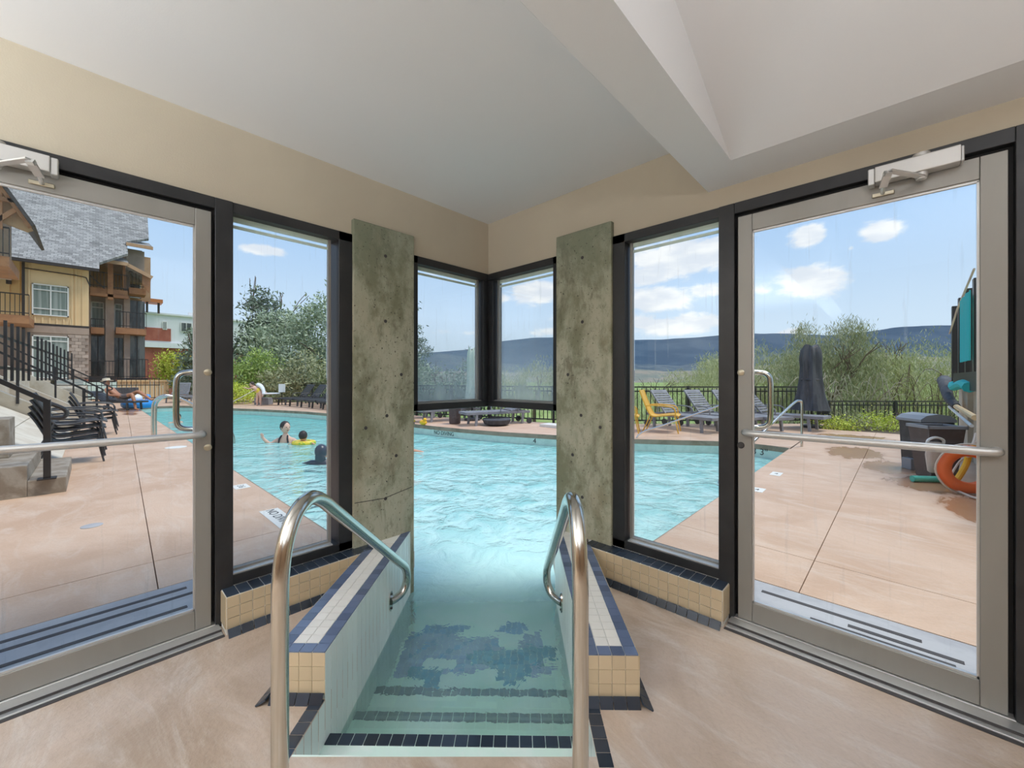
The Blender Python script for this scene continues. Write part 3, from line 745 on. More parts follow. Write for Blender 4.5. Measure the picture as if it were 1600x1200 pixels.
MB().box(1.17, .04, -.1, 3.9, .545, -.002).build('drain_bed', 'drain_strip', root)
for k, (w, a, c) in enumerate([(.42, 1.95, 2.62), (.34, 2.35, 2.75), (.28, 2.2, 2.72)]): MB().box(a, w - .014, -.02, c, w + .014, 0).build('drain_slot', 'dark_slot', root)
root = thing('deck_far', None, None, kind='structure')
poly = FAR + [(-34, -1.0), (-34, 6.0)] + [p for p in FENCE[::-1]] + [(1.17, 11.8)]
mb = MB(); n = len(poly); me = D.meshes.new('deck'); me.from_pydata([(*p, 0) for p in poly] + [(*p, -.1) for p in poly], [], [tuple(range(n))] + [(i, (i + 1) % n, n + (i + 1) % n, n + i) for i in range(n)])
bm = bmesh.new(); bm.from_mesh(me); bmesh.ops.recalc_face_normals(bm, faces=bm.faces[:])
if [f for f in bm.faces if len(f.verts) > 4][0].normal.z < 0: bmesh.ops.reverse_faces(bm, faces=bm.faces[:])
bm.to_mesh(me); bm.free(); me.materials.append(MATS['deck'])
o = D.objects.new('slab', me); COL.objects.link(o); o.parent = root

# writing on the pool wall and the deck
def text(name, body, size, loc, rot, m, parent, ext=.001):
    c = D.curves.new(name, 'FONT'); c.body = body; c.size = size; c.extrude = ext; c.align_x = 'CENTER'; c.align_y = 'CENTER'; c.materials.append(MATS[m])
    tmp = D.objects.new(name, c); COL.objects.link(tmp); dg = bpy.context.evaluated_depsgraph_get(); me = D.meshes.new_from_object(tmp.evaluated_get(dg)); D.objects.remove(tmp)
    o = D.objects.new(name, me); COL.objects.link(o); o.location = loc; o.rotation_euler = rot; o.parent = parent; return o
def wall_text(body, size, x, y, ang, label, z=-.165):
    r = thing('wall_marking', label, 'marking', (x, y, z), ang)
    MB().box(-size * .36 * len(body), 0, -size * .50, size * .36 * len(body), .012, size * .50).build('marking_tile', 'waterline', r)
    text('lettering', body, size, (0, -.004, 0), (R(90), 0, 0), 'ink', r)
def deck_sign(x, y, w, d, ang, label, body, size):
    r = thing('deck_marking', label, 'marking', (x, y, 0), ang)
    MB().box(-w / 2, -d / 2, 0, w / 2, d / 2, .003).build('marking_tile', 'white_paint', r)
    text('lettering', body, size, (0, 0, .004), (0, 0, 0), 'ink', r, .0005)
def seg_at(k, t): 
    a, b_ = FAR[k], FAR[k + 1]; ang = math.atan2(a[1] - b_[1], a[0] - b_[0])
    x, y = a[0] + (b_[0] - a[0]) * t, a[1] + (b_[1] - a[1]) * t
    return x + math.sin(ang) * .014, y - math.cos(ang) * .014, ang
x, y, a = seg_at(10, .65); wall_text('NO DIVING', .14, x, y, a, 'black NO DIVING lettering on the far pool wall')
x, y, a = seg_at(8, .37); wall_text('4', .16, x, y, a, 'black depth figure 4 on the far pool wall')
x, y, a = seg_at(2, .35); wall_text('3 3"', .17, x, y, a, 'black depth marking 3 3" by the pool corner', -.15)
deck_sign(-1.55, -1.17, .62, .16, 0, 'white NO DIVING plaque on the deck seen past the left handrail', 'NO DIVING', .11)
deck_sign(-3.04, -1.14, .22, .15, 0, 'small white depth plaque on the deck farther along the left pool edge', '3 6', .10)
deck_sign(1.40, 3.95, .12, .24, R(90) * 0, 'small white plaque on the right deck below the bent pool rail', '4', .09)
deck_sign(1.40, 2.90, .14, .20, 0, 'white depth plaque on the right deck beside the door stile', '4', .09)
for x, y, rr, lab in ((-7.1, -1.28, .16, 'round white skimmer lid in the left deck'), (-2.49, -2.35, .07, 'small pale drain cover in the deck outside the left door')):
    MB().lathe([(0, 0), (rr, 0), (rr, .004), (0, .006)], (x, y, 0), 24).build('drain_lid', 'white_paint' if rr > .1 else 'drain_strip', label=lab, cat='drain')

# ------------------------------------------------------------------ fences
def fence(label, pts, z0, h, gap, posts=1.9):
    root = thing('metal_fence', label, 'fence')
    bal = MB().box(-.010, -.010, 0, .010, .010, h - .13).mesh('baluster', 'black_iron')
    post = MB().box(-.030, -.030, 0, .030, .030, h + .03).mesh('post', 'black_iron')
    for i, (a, b) in enumerate(zip(pts[:-1], pts[1:])):
        a3, b3 = Vector((*a, 0)), Vector((*b, 0)); L = (b3 - a3).length; ang = math.atan2(b[1] - a[1], b[0] - a[0])
        for z, w in ((h, .05), (h - .12, .03), (.10, .035)):
            MB().bar((a3.x, a3.y, z0 + z), (b3.x, b3.y, z0 + z), w, .035).build('rail', 'black_iron', root)
        n = max(1, round(L / posts))
        for k in range(n + (1 if i == len(pts) - 2 else 0)):
            p = a3.lerp(b3, k / n); inst('post', post, root, (p.x, p.y, z0), (0, 0, ang))
        n = round(L / gap)
        for k in range(n):
            p = a3.lerp(b3, (k + .5) / n); inst('baluster', bal, root, (p.x, p.y, z0 + .10), (0, 0, ang))
    return root
fence('black metal fence with thin balusters behind the loungers at the far deck edge', FENCE, 0, 1.04, .125)
fence('lower black metal fence beyond the shrubs seen through the right door', [cw(8.85, 11.45), cw(10.3, 13.0), cw(12.4, 12.9), cw(14.9, 12.9)], -.42, .96, .13)

# ------------------------------------------------------------------ plants
def crown(name, blobs, n, size, m, parent=None, seed=1, drape=0, hole=.0):
    """leaf cards scattered in and on soft blobs (x, y, z, rx, ry, rz)"""
    rg = np.random.default_rng(seed); vol = np.array([b[3] * b[4] * b[5] for b in blobs]) ** .67; vol = vol / vol.sum()
    cen = []; per = 14; nc = max(1, n // per)
    pick = rg.choice(len(blobs), nc, p=vol); B = np.array(blobs)[pick]
    d = rg.normal(size=(nc, 3)); d /= np.linalg.norm(d, axis=1)[:, None]
    r = rg.uniform(.35, 1, nc) ** .45
    lump = 1 + .22 * np.sin(d[:, 0] * 5 + pick) * np.cos(d[:, 2] * 4 + pick * 2) + .12 * rg.normal(size=nc)
    C_ = B[:, :3] + d * B[:, 3:6] * (r * lump)[:, None]
    P_ = np.repeat(C_, per, 0); N = len(P_)
    spread = max(size * 2.6, .16)
    P_ = P_ + rg.normal(size=(N, 3)) * spread * np.array([1, 1, .6 + drape])
    u = rg.normal(size=(N, 3)); 
    if drape: u[:, 2] = -abs(u[:, 2]) - drape * 2
    u /= np.linalg.norm(u, axis=1)[:, None]
    w = rg.normal(size=(N, 3)); w -= u * (u * w).sum(1)[:, None]; w /= np.linalg.norm(w, axis=1)[:, None]
    sz = size * rg.uniform(.6, 1.3, N)[:, None]; u = u * sz * (1.2 + drape * 1.5); w = w * sz * (.42 if not drape else .22)
    V = np.empty((N * 4, 3), np.float32); V[0::4] = P_ - u; V[1::4] = P_ + w; V[2::4] = P_ + u; V[3::4] = P_ - w
    V[:, 2] = np.maximum(V[:, 2], -1.55)
    me = D.meshes.new(name); me.vertices.add(N * 4); me.vertices.foreach_set('co', V.ravel())
    me.loops.add(N * 4); me.loops.foreach_set('vertex_index', np.arange(N * 4, dtype=np.int32))
    me.polygons.add(N); me.polygons.foreach_set('loop_start', np.arange(0, N * 4, 4, dtype=np.int32))
    me.polygons.foreach_set('loop_total', np.full(N, 4, np.int32)); me.update(calc_edges=True); me.materials.append(MATS[m])
    o = D.objects.new(name, me); COL.objects.link(o)
    if parent is not None: o.parent = parent
    return o
def branches(mb, p, d, L, r, depth, rg, droop=0):
    d = d.normalized(); q = p + d * L
    mid = p + d * L * .5 + Vector((rg.uniform(-1, 1), rg.uniform(-1, 1), rg.uniform(-.3, .6))) * L * .08
    mb.tube([p, mid, q], r, 5, r * .6)
    if depth:
        for k in range(rg.choice((2, 3))):
            nd = d + Vector((rg.uniform(-1, 1), rg.uniform(-1, 1), rg.uniform(-.3, .7) - droop)) * .75
            branches(mb, q, nd, L * rg.uniform(.6, .85), r * .58, depth - 1, rg, droop)
def tree(name, label, cat, X, Y, z0, blobs, n, size, m, seed, trunk=None, drape=0, group=None, twigs=None):
    """blobs are given relative to the foot: metres right, away, up as seen from the pool hall"""
    x, y = cw(X, Y); root = thing(name, label, cat, (x, y, z0), YAW, group)
    crown('crown', [(b[0], b[1], b[2], b[3], b[4], b[5]) for b in blobs], n, size, m, root, seed, drape)
    rg = random.Random(seed)
    if trunk:
        mb = MB(); branches(mb, Vector((0, 0, 0)), Vector((rg.uniform(-.1, .1), 0, 1)), trunk[0], trunk[1], trunk[2], rg); mb.build('trunk', 'bark', root, smooth=True)
    if twigs:
        mb = MB()
        for k in range(twigs[0]):
            bx = rg.uniform(*twigs[1]); zt = rg.uniform(*twigs[2]); dx = rg.uniform(-1.6, 1.6)
            mb.tube(catmull([(bx, rg.uniform(-.8, .2), .1), (bx + dx * .25, -.9, zt * .55), (bx + dx * .6, -1.2, zt * .95), (bx + dx * 1.1, -1.35, zt * .85), (bx + dx * 1.5, -1.4, zt * .55)], 3), .022, 4, .008)
        mb.build('twig', 'pale_twig' if twigs[3] else 'bark', root)
    return root
G1 = 'trees beyond the far fence'
# behind the left window: big silver-green mass, darker ragged tree at its left edge
tree('silver_tree', 'large silver green tree filling the left side window above the loungers', 'tree', -12.6, 30, -1.5,
     [(-4.6, 0, 5.0, 2.6, 2.2, 2.8), (-1.6, 0, 6.2, 2.4, 2.2, 2.6), (1.2, .3, 5.8, 2.5, 2.2, 2.5), (-3, -.8, 3.0, 3.4, 2, 2.2), (1.2, -.8, 3.2, 2.9, 2, 2.2), (-6, -.2, 3.2, 2.0, 2, 2.2), (0, .5, 7.6, 1.3, 1.2, .9), (-2.2, .3, 7.7, .8, .8, .7)],
     26000, .13, 'silver_leaf', 11, (2.2, .22, 3), group=G1)
tree('silver_tree', 'smaller silver green tree at the right edge of the left side window', 'tree', -8.6, 27, -1.5,
     [(0, 0, 3.6, 2.2, 2, 2.3), (1.3, .4, 2.4, 2.0, 1.6, 1.8), (-.6, .2, 5.1, 1.4, 1.2, 1.2)], 9000, .12, 'silver_leaf', 12, (2.0, .16, 3), group=G1)
tree('dark_tree', 'tall dark ragged tree behind the silver green one in the left side window', 'tree', -20.5, 33, -1.5,
     [(0, 0, 8.2, 1.2, 1.2, 1.9), (.9, 0, 6.6, 1.6, 1.2, 1.8), (-.6, 0, 5.0, 2.2, 1.6, 2.4), (2.2, .2, 7.0, .8, .8, 1.0)], 7000, .15, 'dark_leaf', 13, (4, .2, 3), group=G1)
tree('round_shrub', 'tall leafy yellow green shrub at the left edge of the side window', 'shrub', -14.9, 22.3, 0,
     [(-.4, 0, 1.2, 1.3, .8, 1.1), (.6, .2, 1.9, 1.0, .7, .9)], 5000, .075, 'hedge_leaf', 14)
tree('round_shrub', 'low lime green clipped shrub beside the far left loungers', 'shrub', -14.1, 20.2, 0,
     [(0, 0, .55, 1.0, .6, .5)], 2600, .05, 'lime_leaf', 15)
tree('leafy_bush', 'dark green bush behind the child at the far pool edge', 'bush', -12.6, 22.0, 0, [(0, 0, .9, 1.3, .7, .9), (1.2, .2, 1.5, 1.2, .7, 1.2)], 4200, .085, 'olive_leaf', 16)
tree('lime_tree', 'bright lime green small tree in front of the red brick wall', 'tree', -23.2, 27.5, 0,
     [(0, 0, 2.2, .95, .8, .95), (.5, 0, 1.3, .8, .7, .8), (-.5, 0, 1.4, .7, .6, .7)], 4200, .085, 'lime_leaf', 17, (1.1, .07, 2))
tree('blue_conifer', 'grey green conical conifer beside the left door stile', 'tree', -20.9, 26.5, 0,
     [(0, 0, 1.0, 1.15, .9, 1.1), (0, 0, 2.2, .85, .7, 1.1), (0, 0, 3.4, .5, .5, 1.0), (0, 0, 4.2, .2, .2, .6)], 5200, .10, 'conifer_leaf', 18, (2.4, .08, 1), group='conifers by the pool end')
tree('blue_conifer', 'second conifer half hidden by the left door stile', 'tree', -19.4, 26.0, 0,
     [(0, 0, 1.0, 1.0, .9, 1.1), (0, 0, 2.2, .8, .7, 1.1), (0, 0, 3.2, .45, .5, .9)], 4200, .10, 'conifer_leaf', 19, (2.4, .08, 1), group='conifers by the pool end')
# seen through the corner windows
tree('grey_tree', 'hazy grey green tree in the left corner window', 'tree', -4.6, 27, -1.5,
     [(-2.2, 0, 1.8, 1.8, 1.4, 1.7), (0, 0, 2.0, 2.0, 1.4, 1.7), (2.0, 0, 2.3, 1.6, 1.4, 1.6), (3.2, 0, 1.6, 1.4, 1.2, 1.6)], 8000, .10, 'conifer_leaf', 20, (1.6, .12, 2), group=G1)
tree('sparse_pine', 'thin sparse pine standing tall in the left corner window', 'tree', -8.0, 34, -1.5,
     [(0, 0, 5.9, .55, .5, .5), (.3, 0, 5.0, .7, .5, .5), (-.2, 0, 4.0, .8, .6, .7), (0, 0, 7.0, .2, .2, .6), (-.3, 0, 9.0, .15, .15, .5)], 1600, .10, 'dark_leaf', 21, (6.6, .07, 0), group=G1)
for k, (X, h) in enumerate([(-4.2, 4.6), (-3.7, 5.6), (-3.35, 4.9), (-6.5, 4.2), (-5.6, 3.7)]):
    x, y = cw(X, 34); r = thing('bare_tree', ['short bare pole tree', 'tallest bare pole tree', 'bare pole tree with a few stubs', 'leftmost bare pole tree', 'faint bare pole tree'][k] + ' above the haze in the left corner window', 'tree', (x, y, -1.5), 0, G1)
    mb = MB(); rg = random.Random(40 + k); mb.tube([(0, 0, 0), (.05, 0, h * .5), (0, 0, h)], .10, 6, .02)
    for q in range(14):
        z = h * rg.uniform(.5, .97); a = rg.uniform(0, 6.28); L = rg.uniform(.15, .5); mb.tube([(0, 0, z), (math.cos(a) * L, math.sin(a) * L, z + .15)], .025, 4, .01)
    mb.build('trunk', 'bark', r)
tree('willow', 'pale green willow in the right corner window', 'tree', 1.4, 25, -1.5,
     [(-1.6, 0, 1.8, 1.2, 1.2, 1.4), (.2, 0, 2.3, 1.6, 1.2, 1.4), (1.9, 0, 2.0, 1.5, 1.2, 1.5), (3.3, 0, 1.5, 1.2, 1.2, 1.3)], 14000, .06, 'willow_leaf', 22, (1.4, .12, 2), .5, group=G1)
tree('willow', 'low willow bushes under the hills in the right side window', 'tree', 8.6, 24, -1.5,
     [(-2.4, 0, 1.0, 1.3, 1, 1.0), (-.6, 0, 1.1, 1.3, 1, 1.2), (1.4, 0, 1.7, 1.3, 1, 1.5), (3.0, 0, 1.9, 1.4, 1, 1.8), (3.4, 0, 3.3, .8, .8, .9)], 14000, .055, 'willow_leaf', 23, (1.2, .08, 3), .5, group=G1)
# seen through the right door
tree('willow', 'broad willow left of the closed umbrella in the right door', 'tree', 12.4, 20, -1.5,
     [(-2.0, 0, 2.0, 1.4, 1.2, 1.7), (-.4, 0, 2.3, 1.3, 1.2, 1.9), (1.0, 0, 2.6, 1.2, 1.2, 1.7), (.4, 0, 1.2, 2.6, 1.2, 1.2)], 20000, .05, 'willow_leaf', 24, (1.4, .10, 3), .6, group=G1, twigs=(26, (-2.5, 2.5), (1.6, 2.6), True))
tree('willow', 'tallest dense willow rising above the hills in the right door', 'tree', 14.6, 18.2, -1.5,
     [(-1.2, 0, 3.2, 1.0, 1, 1.6), (.3, 0, 3.8, 1.0, 1, 1.3), (.9, 0, 4.9, .62, .6, .55), (-1.3, 0, 4.7, .4, .4, .55), (1.5, 0, 4.7, .45, .4, .3), (-.2, 0, 2.0, 1.9, 1.2, 1.9), (1.3, 0, 2.9, 1.0, 1, 1.6)], 24000, .05, 'olive_leaf', 25, (1.7, .13, 3), .6, group=G1, twigs=(36, (-2.6, 1.2), (2.0, 3.2), True))
tree('willow', 'lower sunlit willow beside the dark slatted boards', 'tree', 18.6, 18.4, -1.5,
     [(-1.4, 0, 2.5, 1.3, 1.1, 1.7), (.4, 0, 2.7, 1.4, 1.1, 1.7), (2.2, 0, 2.4, 1.5, 1.1, 1.8), (-.4, 0, 1.2, 2.8, 1.1, 1.2)], 20000, .05, 'willow_leaf', 26, (1.5, .12, 4), .6, group=G1, twigs=(22, (-2.4, 2.4), (2.0, 3.6), False))
tree('willow', 'distant dark willow between the two taller ones', 'tree', 21.5, 26, -1.5, [(-2, 0, 3.5, 1.8, 1.2, 1.7), (.5, 0, 3.3, 2.0, 1.2, 1.6), (3.5, 0, 3.0, 2.2, 1.2, 1.6)], 6000, .10, 'olive_leaf', 27, (1.8, .12, 2), .4, group=G1)
# planting bed
MB().box(1.2, 10.42, -.6, 3.3, 14.6, -.03).build('planting_bed', 'soil', kind='structure')
for X, Y, rx, rz, m, lab in ((8.3, 10.15, .34, .14, 'lime_leaf', 'flat spreading lime green plant at the left end of the bed'), (8.75, 10.35, .3, .2, 'olive_leaf', 'grey green plant between the two lime plants'),
                             (9.35, 10.15, .46, .24, 'lime_leaf', 'rounded lime green shrub in the middle of the bed'), (10.2, 10.3, .42, .2, 'plum_leaf', 'dark plum coloured shrub left of the waste bins')):
    tree('bed_shrub', lab, 'shrub', X, Y, -.02, [(0, 0, rz * .6, rx, .3, rz)], 1500, .028, m, int(X * 10), group='shrubs in the planting bed')

# ------------------------------------------------------------------ land and hills
g = MB().box(-260, -260, -1.9, 300, 320, -1.6).build('ground', 'grass', kind='structure')
def hills(name, Y, ridge, base, m, rough, seed, step=6):
    rg = np.random.default_rng(seed); px = np.arange(ridge[0][0], ridge[-1][0] + 1, step); h = np.interp(px, [r[0] for r in ridge], [r[1] for r in ridge])
    from mathutils import noise as mn
    vs, fs = [], []; K = 9
    for i, p in enumerate(px):
        t = (p - 800) / 623
        for k in range(K):
            f = k / (K - 1); yy = Y * (1 - .42 * (1 - f)); X = t * Y * (1 - .30 * (1 - f) * 0) * (yy / Y)
            z = base + (1.27 + (592 - h[i]) / 623 * Y - base) * (f ** 1.25)
            z += mn.noise(Vector((X * rough, yy * rough, seed))) * (Y * .006) * math.sin(math.pi * min(f, .98)) + mn.noise(Vector((X * rough * 6, yy * rough * 6, seed))) * Y * .0011 * (f > 0)
            x, y = cw(X, yy); vs.append((x, y, z))
    n = len(px)
    for i in range(n - 1):
        for k in range(K - 1): a = i * K + k; fs.append((a, a + 1, a + K + 1, a + K))
    b = len(vs)
    for i in range(n): vs.append((vs[i * K + K - 1][0] - .3 * Y * SA * 0 - SA * Y * .2, vs[i * K + K - 1][1] + CA * Y * .2, base))
    for i in range(n - 1): fs.append((i * K + K - 1, b + i, b + i + 1, (i + 1) * K + K - 1))
    mb = MB(); mb.add(vs, fs); return mb.build(name, m, smooth=True, kind='structure')
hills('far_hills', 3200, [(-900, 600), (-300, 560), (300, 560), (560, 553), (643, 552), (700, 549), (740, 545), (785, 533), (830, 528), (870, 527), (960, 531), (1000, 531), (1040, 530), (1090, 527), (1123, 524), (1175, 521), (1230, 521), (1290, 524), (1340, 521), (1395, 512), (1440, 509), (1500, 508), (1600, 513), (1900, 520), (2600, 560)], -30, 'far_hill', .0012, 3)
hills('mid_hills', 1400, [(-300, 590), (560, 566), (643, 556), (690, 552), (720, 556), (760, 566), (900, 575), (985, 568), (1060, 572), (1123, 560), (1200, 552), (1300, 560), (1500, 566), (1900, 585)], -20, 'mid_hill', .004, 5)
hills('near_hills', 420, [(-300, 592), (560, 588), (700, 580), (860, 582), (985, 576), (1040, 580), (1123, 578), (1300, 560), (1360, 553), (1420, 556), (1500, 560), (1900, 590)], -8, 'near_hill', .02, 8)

# ------------------------------------------------------------------ resort building beyond the left deck (its fronts look back at the pool hall, +x)
hotel = thing('resort_building', 'large resort building with grey shingle roof, yellow siding upstairs and brown stone below', 'building', (-30, -4, 0))
hotel.location = (0, 0, 0)
def hb(name, m, x, y0, y1, z0, z1, dep=.1, parent=None, kind=None):
    """slab whose front face stands at x"""
    return MB().box(x - dep, y0, z0, x, y1, z1).build(name, m, parent or hotel, kind=kind)
hb('wall', 'yellow_siding', -30, -4.80, -2.50, 4.14, 7.45, 3.4)
hb('wall', 'brown_stucco', -30, -4.80, -2.50, 1.25, 4.14, 3.4)
hb('wall', 'yellow_siding', -31.5, -12, -4.80, 4.14, 8.2, 2)
hb('wall', 'brown_stucco', -31.5, -12, -4.80, 1.25, 4.14, 2)
hb('trim_band', 'dark_trim', -29.96, -4.82, -2.48, 4.08, 4.20, .05); hb('trim_band', 'brown_stucco', -29.95, -4.82, -2.48, 3.72, 4.08, .06)
for y in (-4.62, -3.12, -2.98, -2.72): hb('batten', 'yellow_siding', -29.95, y - .03, y + .03, 4.2, 7.3, .06)
for k in range(6): hb('batten', 'yellow_siding', -29.95, -4.42 + .25 * k - .03, -4.42 + .25 * k + .03, 4.2, 4.55, .06)
for k in range(4): hb('batten', 'yellow_siding', -31.45, -5.1 - .35 * k, -5.04 - .35 * k, 5.4, 8.0, .06)
blk = MB().box(-.04, -.125, -.085, 0, .125, .085).mesh('stone_block', 'stone_block', bevel=.008)
r = 0; z = 1.35
while z < 3.65:
    for k in range(5):
        y = -3.18 + .26 * k + (.13 if r % 2 else 0)
        if y < -2.55: inst('stone_block', blk, hotel, (-29.95, y + .13 - .1, z + .085))
    z += .18; r += 1
def hwin(x, y0, y1, z0, z1, cols=2, bars=(.82, .22), glass='curtain'):
    f = MB(); w = .055
    f.box(x, y0, z0, x + .08, y0 + w, z1).box(x, y1 - w, z0, x + .08, y1, z1).box(x, y0, z1 - w, x + .08, y1, z1).box(x, y0, z0, x + .08, y1, z0 + w)
    for c in range(1, cols): yy = y0 + (y1 - y0) * c / cols; f.box(x, yy - w / 2, z0, x + .07, yy + w / 2, z1)
    for b in bars: zz = z0 + (z1 - z0) * b; f.box(x, y0, zz - w / 2, x + .065, y1, zz + w / 2)
    fr = f.build('window', 'white_frame', hotel)
    for c in range(cols):
        a = y0 + (y1 - y0) * c / cols; b = y0 + (y1 - y0) * (c + 1) / cols
        MB().box(x + .005, a + .02, z0 + .02, x + .02, b - .02, z1 - .02).build('pane', glass, fr)
hwin(-29.98, -4.53, -3.24, 4.62, 6.27)
hwin(-29.98, -4.53, -3.24, 1.30, 3.56, 2, (.88,))
hb('downpipe', 'dark_trim', -29.85, -4.86, -4.76, 1.25, 7.4, .1)
hb('wall_lamp', 'dark_trim', -31.3, -5.5, -5.32, 6.3, 6.75, .15)
MB().tube([(-29.9, -4.8, 7.0), (-29.9, -3.0, 6.95), (-29.9, -2.6, 6.9), (-29.9, -2.45, 6.45)], .03, 6).build('conduit', 'dark_trim', hotel)
# receding wing with stucco columns and balconies
hb('wall', 'brown_stucco', -34.5, -4.0, -.02, 1.25, 10.0, 3)
hb('back_wall', 'soffit', -34.4, -2.6, .4, 6.6, 9.6, .1)
for y0, y1, z1 in ((-2.62, -2.42, 8.4), (-1.80, -1.42, 6.5), (-.98, -.70, 8.9)): hb('column', 'brown_stucco', -32.7, y0, y1, 1.25, z1, .5)
hwin(-33.6, -2.42, -1.85, 4.35, 6.1, 1, (.80,)); hwin(-33.6, -1.40, -1.02, 4.35, 6.1, 1, (.80,))
hwin(-34.3, -.70, -.10, 6.7, 8.5, 1, (.6,), 'dark_window')
for y0, y1, z0, z1 in ((-2.42, -1.82, 1.35, 4.0), (-1.40, -.98, 1.35, 3.9), (-.70, .05, 1.35, 6.4)):
    w = MB().box(-33.6, y0, z0, -33.5, y1, z1).build('glazed_door', 'dark_window', hotel)
    MB().box(-33.5, (y0 + y1) / 2 - .02, z0, -33.46, (y0 + y1) / 2 + .02, z1).build('door_bar', 'dark_trim', w)
def balcony(x, y0, y1, z, h=1.0, d=1.2, m='timber'):
    b = MB().box(x - d, y0, z - .38, x, y1, z).build('balcony', m, hotel)
    f = MB(); f.bar((x, y0, z + h), (x, y1, z + h), .06, .05).bar((x, y0, z + .12), (x, y1, z + .12), .04, .04)
    f.build('balcony_rail', 'dark_rail', b)
    n = max(2, int((y1 - y0) / .14)); k = MB().box(-.012, -.012, 0, .012, .012, h).mesh('balcony_bar', 'dark_rail')
    for i in range(n + 1): inst('balcony_bar', k, b, (x, y0 + (y1 - y0) * i / n, z))
balcony(-32.0, -2.46, -.84, 6.75, .95)
balcony(-32.0, -1.36, .02, 4.45, .98)
balcony(-32.0, -.78, .0, 7.0, 1.0)
balcony(-32.4, -2.42, -1.86, 4.4, .5, 1.0)
balcony(-32.0, -2.52, -1.36, 1.45, .9, .6, 'dark_trim')
balcony(-32.0, -1.30, .10, 1.30, 1.2, .6, 'dark_trim')
hb('post', 'timber', -31.9, -1.72, -1.48, 6.1, 8.4, .25); hb('post', 'timber', -32.0, -1.06, -.94, 6.9, 8.4, .15)
hb('beam', 'timber', -31.9, -2.46, -.80, 6.25, 6.42, .2)
MB().bar((-31.8, -2.46, 7.4), (-31.8, -1.85, 6.7), .06, .06).build('brace', 'dark_trim', hotel)
# balcony at the very left, with a flower box
balcony(-27.5, -6.6, -4.45, 4.3, 1.0, 2.4, 'timber')
balcony(-22.0, -6.2, -4.55, 5.95, 1.1, 3, 'timber')
hb('wall', 'brown_stucco', -25.2, -9, -4.8, 5.6, 8.6, .3)
# roofs
def roof_slab(name, pts, m='shingles', th=.16, parent=None, par=None):
    """sloping slab; pts are points in its plane, listed around"""
    P_ = [Vector(p) for p in pts]; nrm = (P_[1] - P_[0]).cross(P_[2] - P_[0]).normalized()
    if nrm.z < 0: nrm = -nrm
    mb = MB(); n = len(P_); mb.add([p for p in P_] + [p - nrm * th for p in P_], [tuple(range(n)), tuple(range(n, 2 * n))[::-1]] + [(i, (i + 1) % n, n + (i + 1) % n, n + i) for i in range(n)])
    o = mb.build(name, m, parent or hotel); me = o.data
    uv = me.uv_layers.new(name='UVMap'); a = Vector((0, 1, 0)); b = nrm.cross(a).normalized(); a = b.cross(nrm)
    for l in me.loops: v = me.vertices[l.vertex_index].co; uv.data[l.index].uv = (v.dot(a), v.dot(b))
    return o
def rp(y, z): return (-29.4 - (z - 7.37) / .9, y, z)
roof_slab('roof', [rp(-14, 7.37), rp(-2.09, 7.37), rp(-2.09, 7.85), rp(-.87, 8.9), rp(-.87, 9.9), rp(.20, 10.5), rp(.30, 12.6), rp(.45, 15.4), rp(-14, 15.4)])
MB().bar((-29.4, -12, 7.30), (-29.4, -2.09, 7.30), .14, .16).build('gutter', 'dark_trim', hotel)
roof_slab('roof', [(-31.2, -.84, 8.35), (-31.2, -2.2, 8.35), (-33.5, -2.2, 9.1), (-33.5, -.84, 9.1)], parent=hotel)
MB().bar((-31.15, -2.2, 8.24), (-31.15, -.84, 8.24), .08, .2).build('fascia', 'soffit', hotel)
roof_slab('roof', [(-31.8, .32, 9.72), (-31.8, -.92, 9.72), (-34.5, -.92, 10.6), (-34.5, .32, 10.6)])
MB().bar((-31.75, -.92, 9.62), (-31.75, .32, 9.62), .08, .2).build('fascia', 'soffit', hotel)
hb('wall', 'brown_stucco', -33.4, -.85, .02, 7.6, 9.7, .8)
roof_slab('roof', [(-31.2, -.86, 8.3), (-31.2, .22, 7.75), (-34, .22, 7.75), (-34, -.86, 8.3)], 'shingles')
MB().bar((-31.15, -.86, 8.2), (-31.15, .24, 7.62), .08, .2).build('fascia', 'soffit', hotel)
MB().add([(-31.4, -.2, 7.85), (-31.4, .2, 7.6), (-31.4, .1, 6.7), (-31.4, -.22, 7.2)], [(0, 1, 2, 3)]).add([(-31.6, -.2, 7.85), (-31.6, .2, 7.6), (-31.6, .1, 6.7), (-31.6, -.22, 7.2)], [(0, 1, 2, 3)]).build('bracket', 'timber', hotel)
# timber gable that leans out at the far left
roof_slab('gable_roof', [(-21.2, -5.05, 9.35), (-21.2, -3.86, 7.15), (-25.5, -3.86, 7.15), (-25.5, -5.05, 9.35)], 'dark_trim', .10)
mb = MB(); mb.add([(-21.9, -5.2, 9.3), (-21.9, -3.95, 7.1), (-21.9, -4.1, 7.0), (-21.9, -5.9, 7.6)], [(0, 1, 2, 3)]); mb.add([(-22.0, -5.2, 9.3), (-22.0, -3.95, 7.1), (-22.0, -4.1, 7.0), (-22.0, -5.9, 7.6)], [(3, 2, 1, 0)])
mb.build('gable_soffit', 'soffit', hotel)
for a, b in (((-21.6, -4.95, 8.9), (-21.6, -4.0, 7.12)), ((-21.6, -4.9, 8.0), (-21.6, -4.4, 8.0)), ((-21.7, -4.95, 7.0), (-21.7, -4.35, 7.75)), ((-21.7, -4.75, 8.6), (-21.7, -4.75, 6.9))):
    MB().bar(a, b, .12, .14).build('gable_timber', 'timber', hotel)

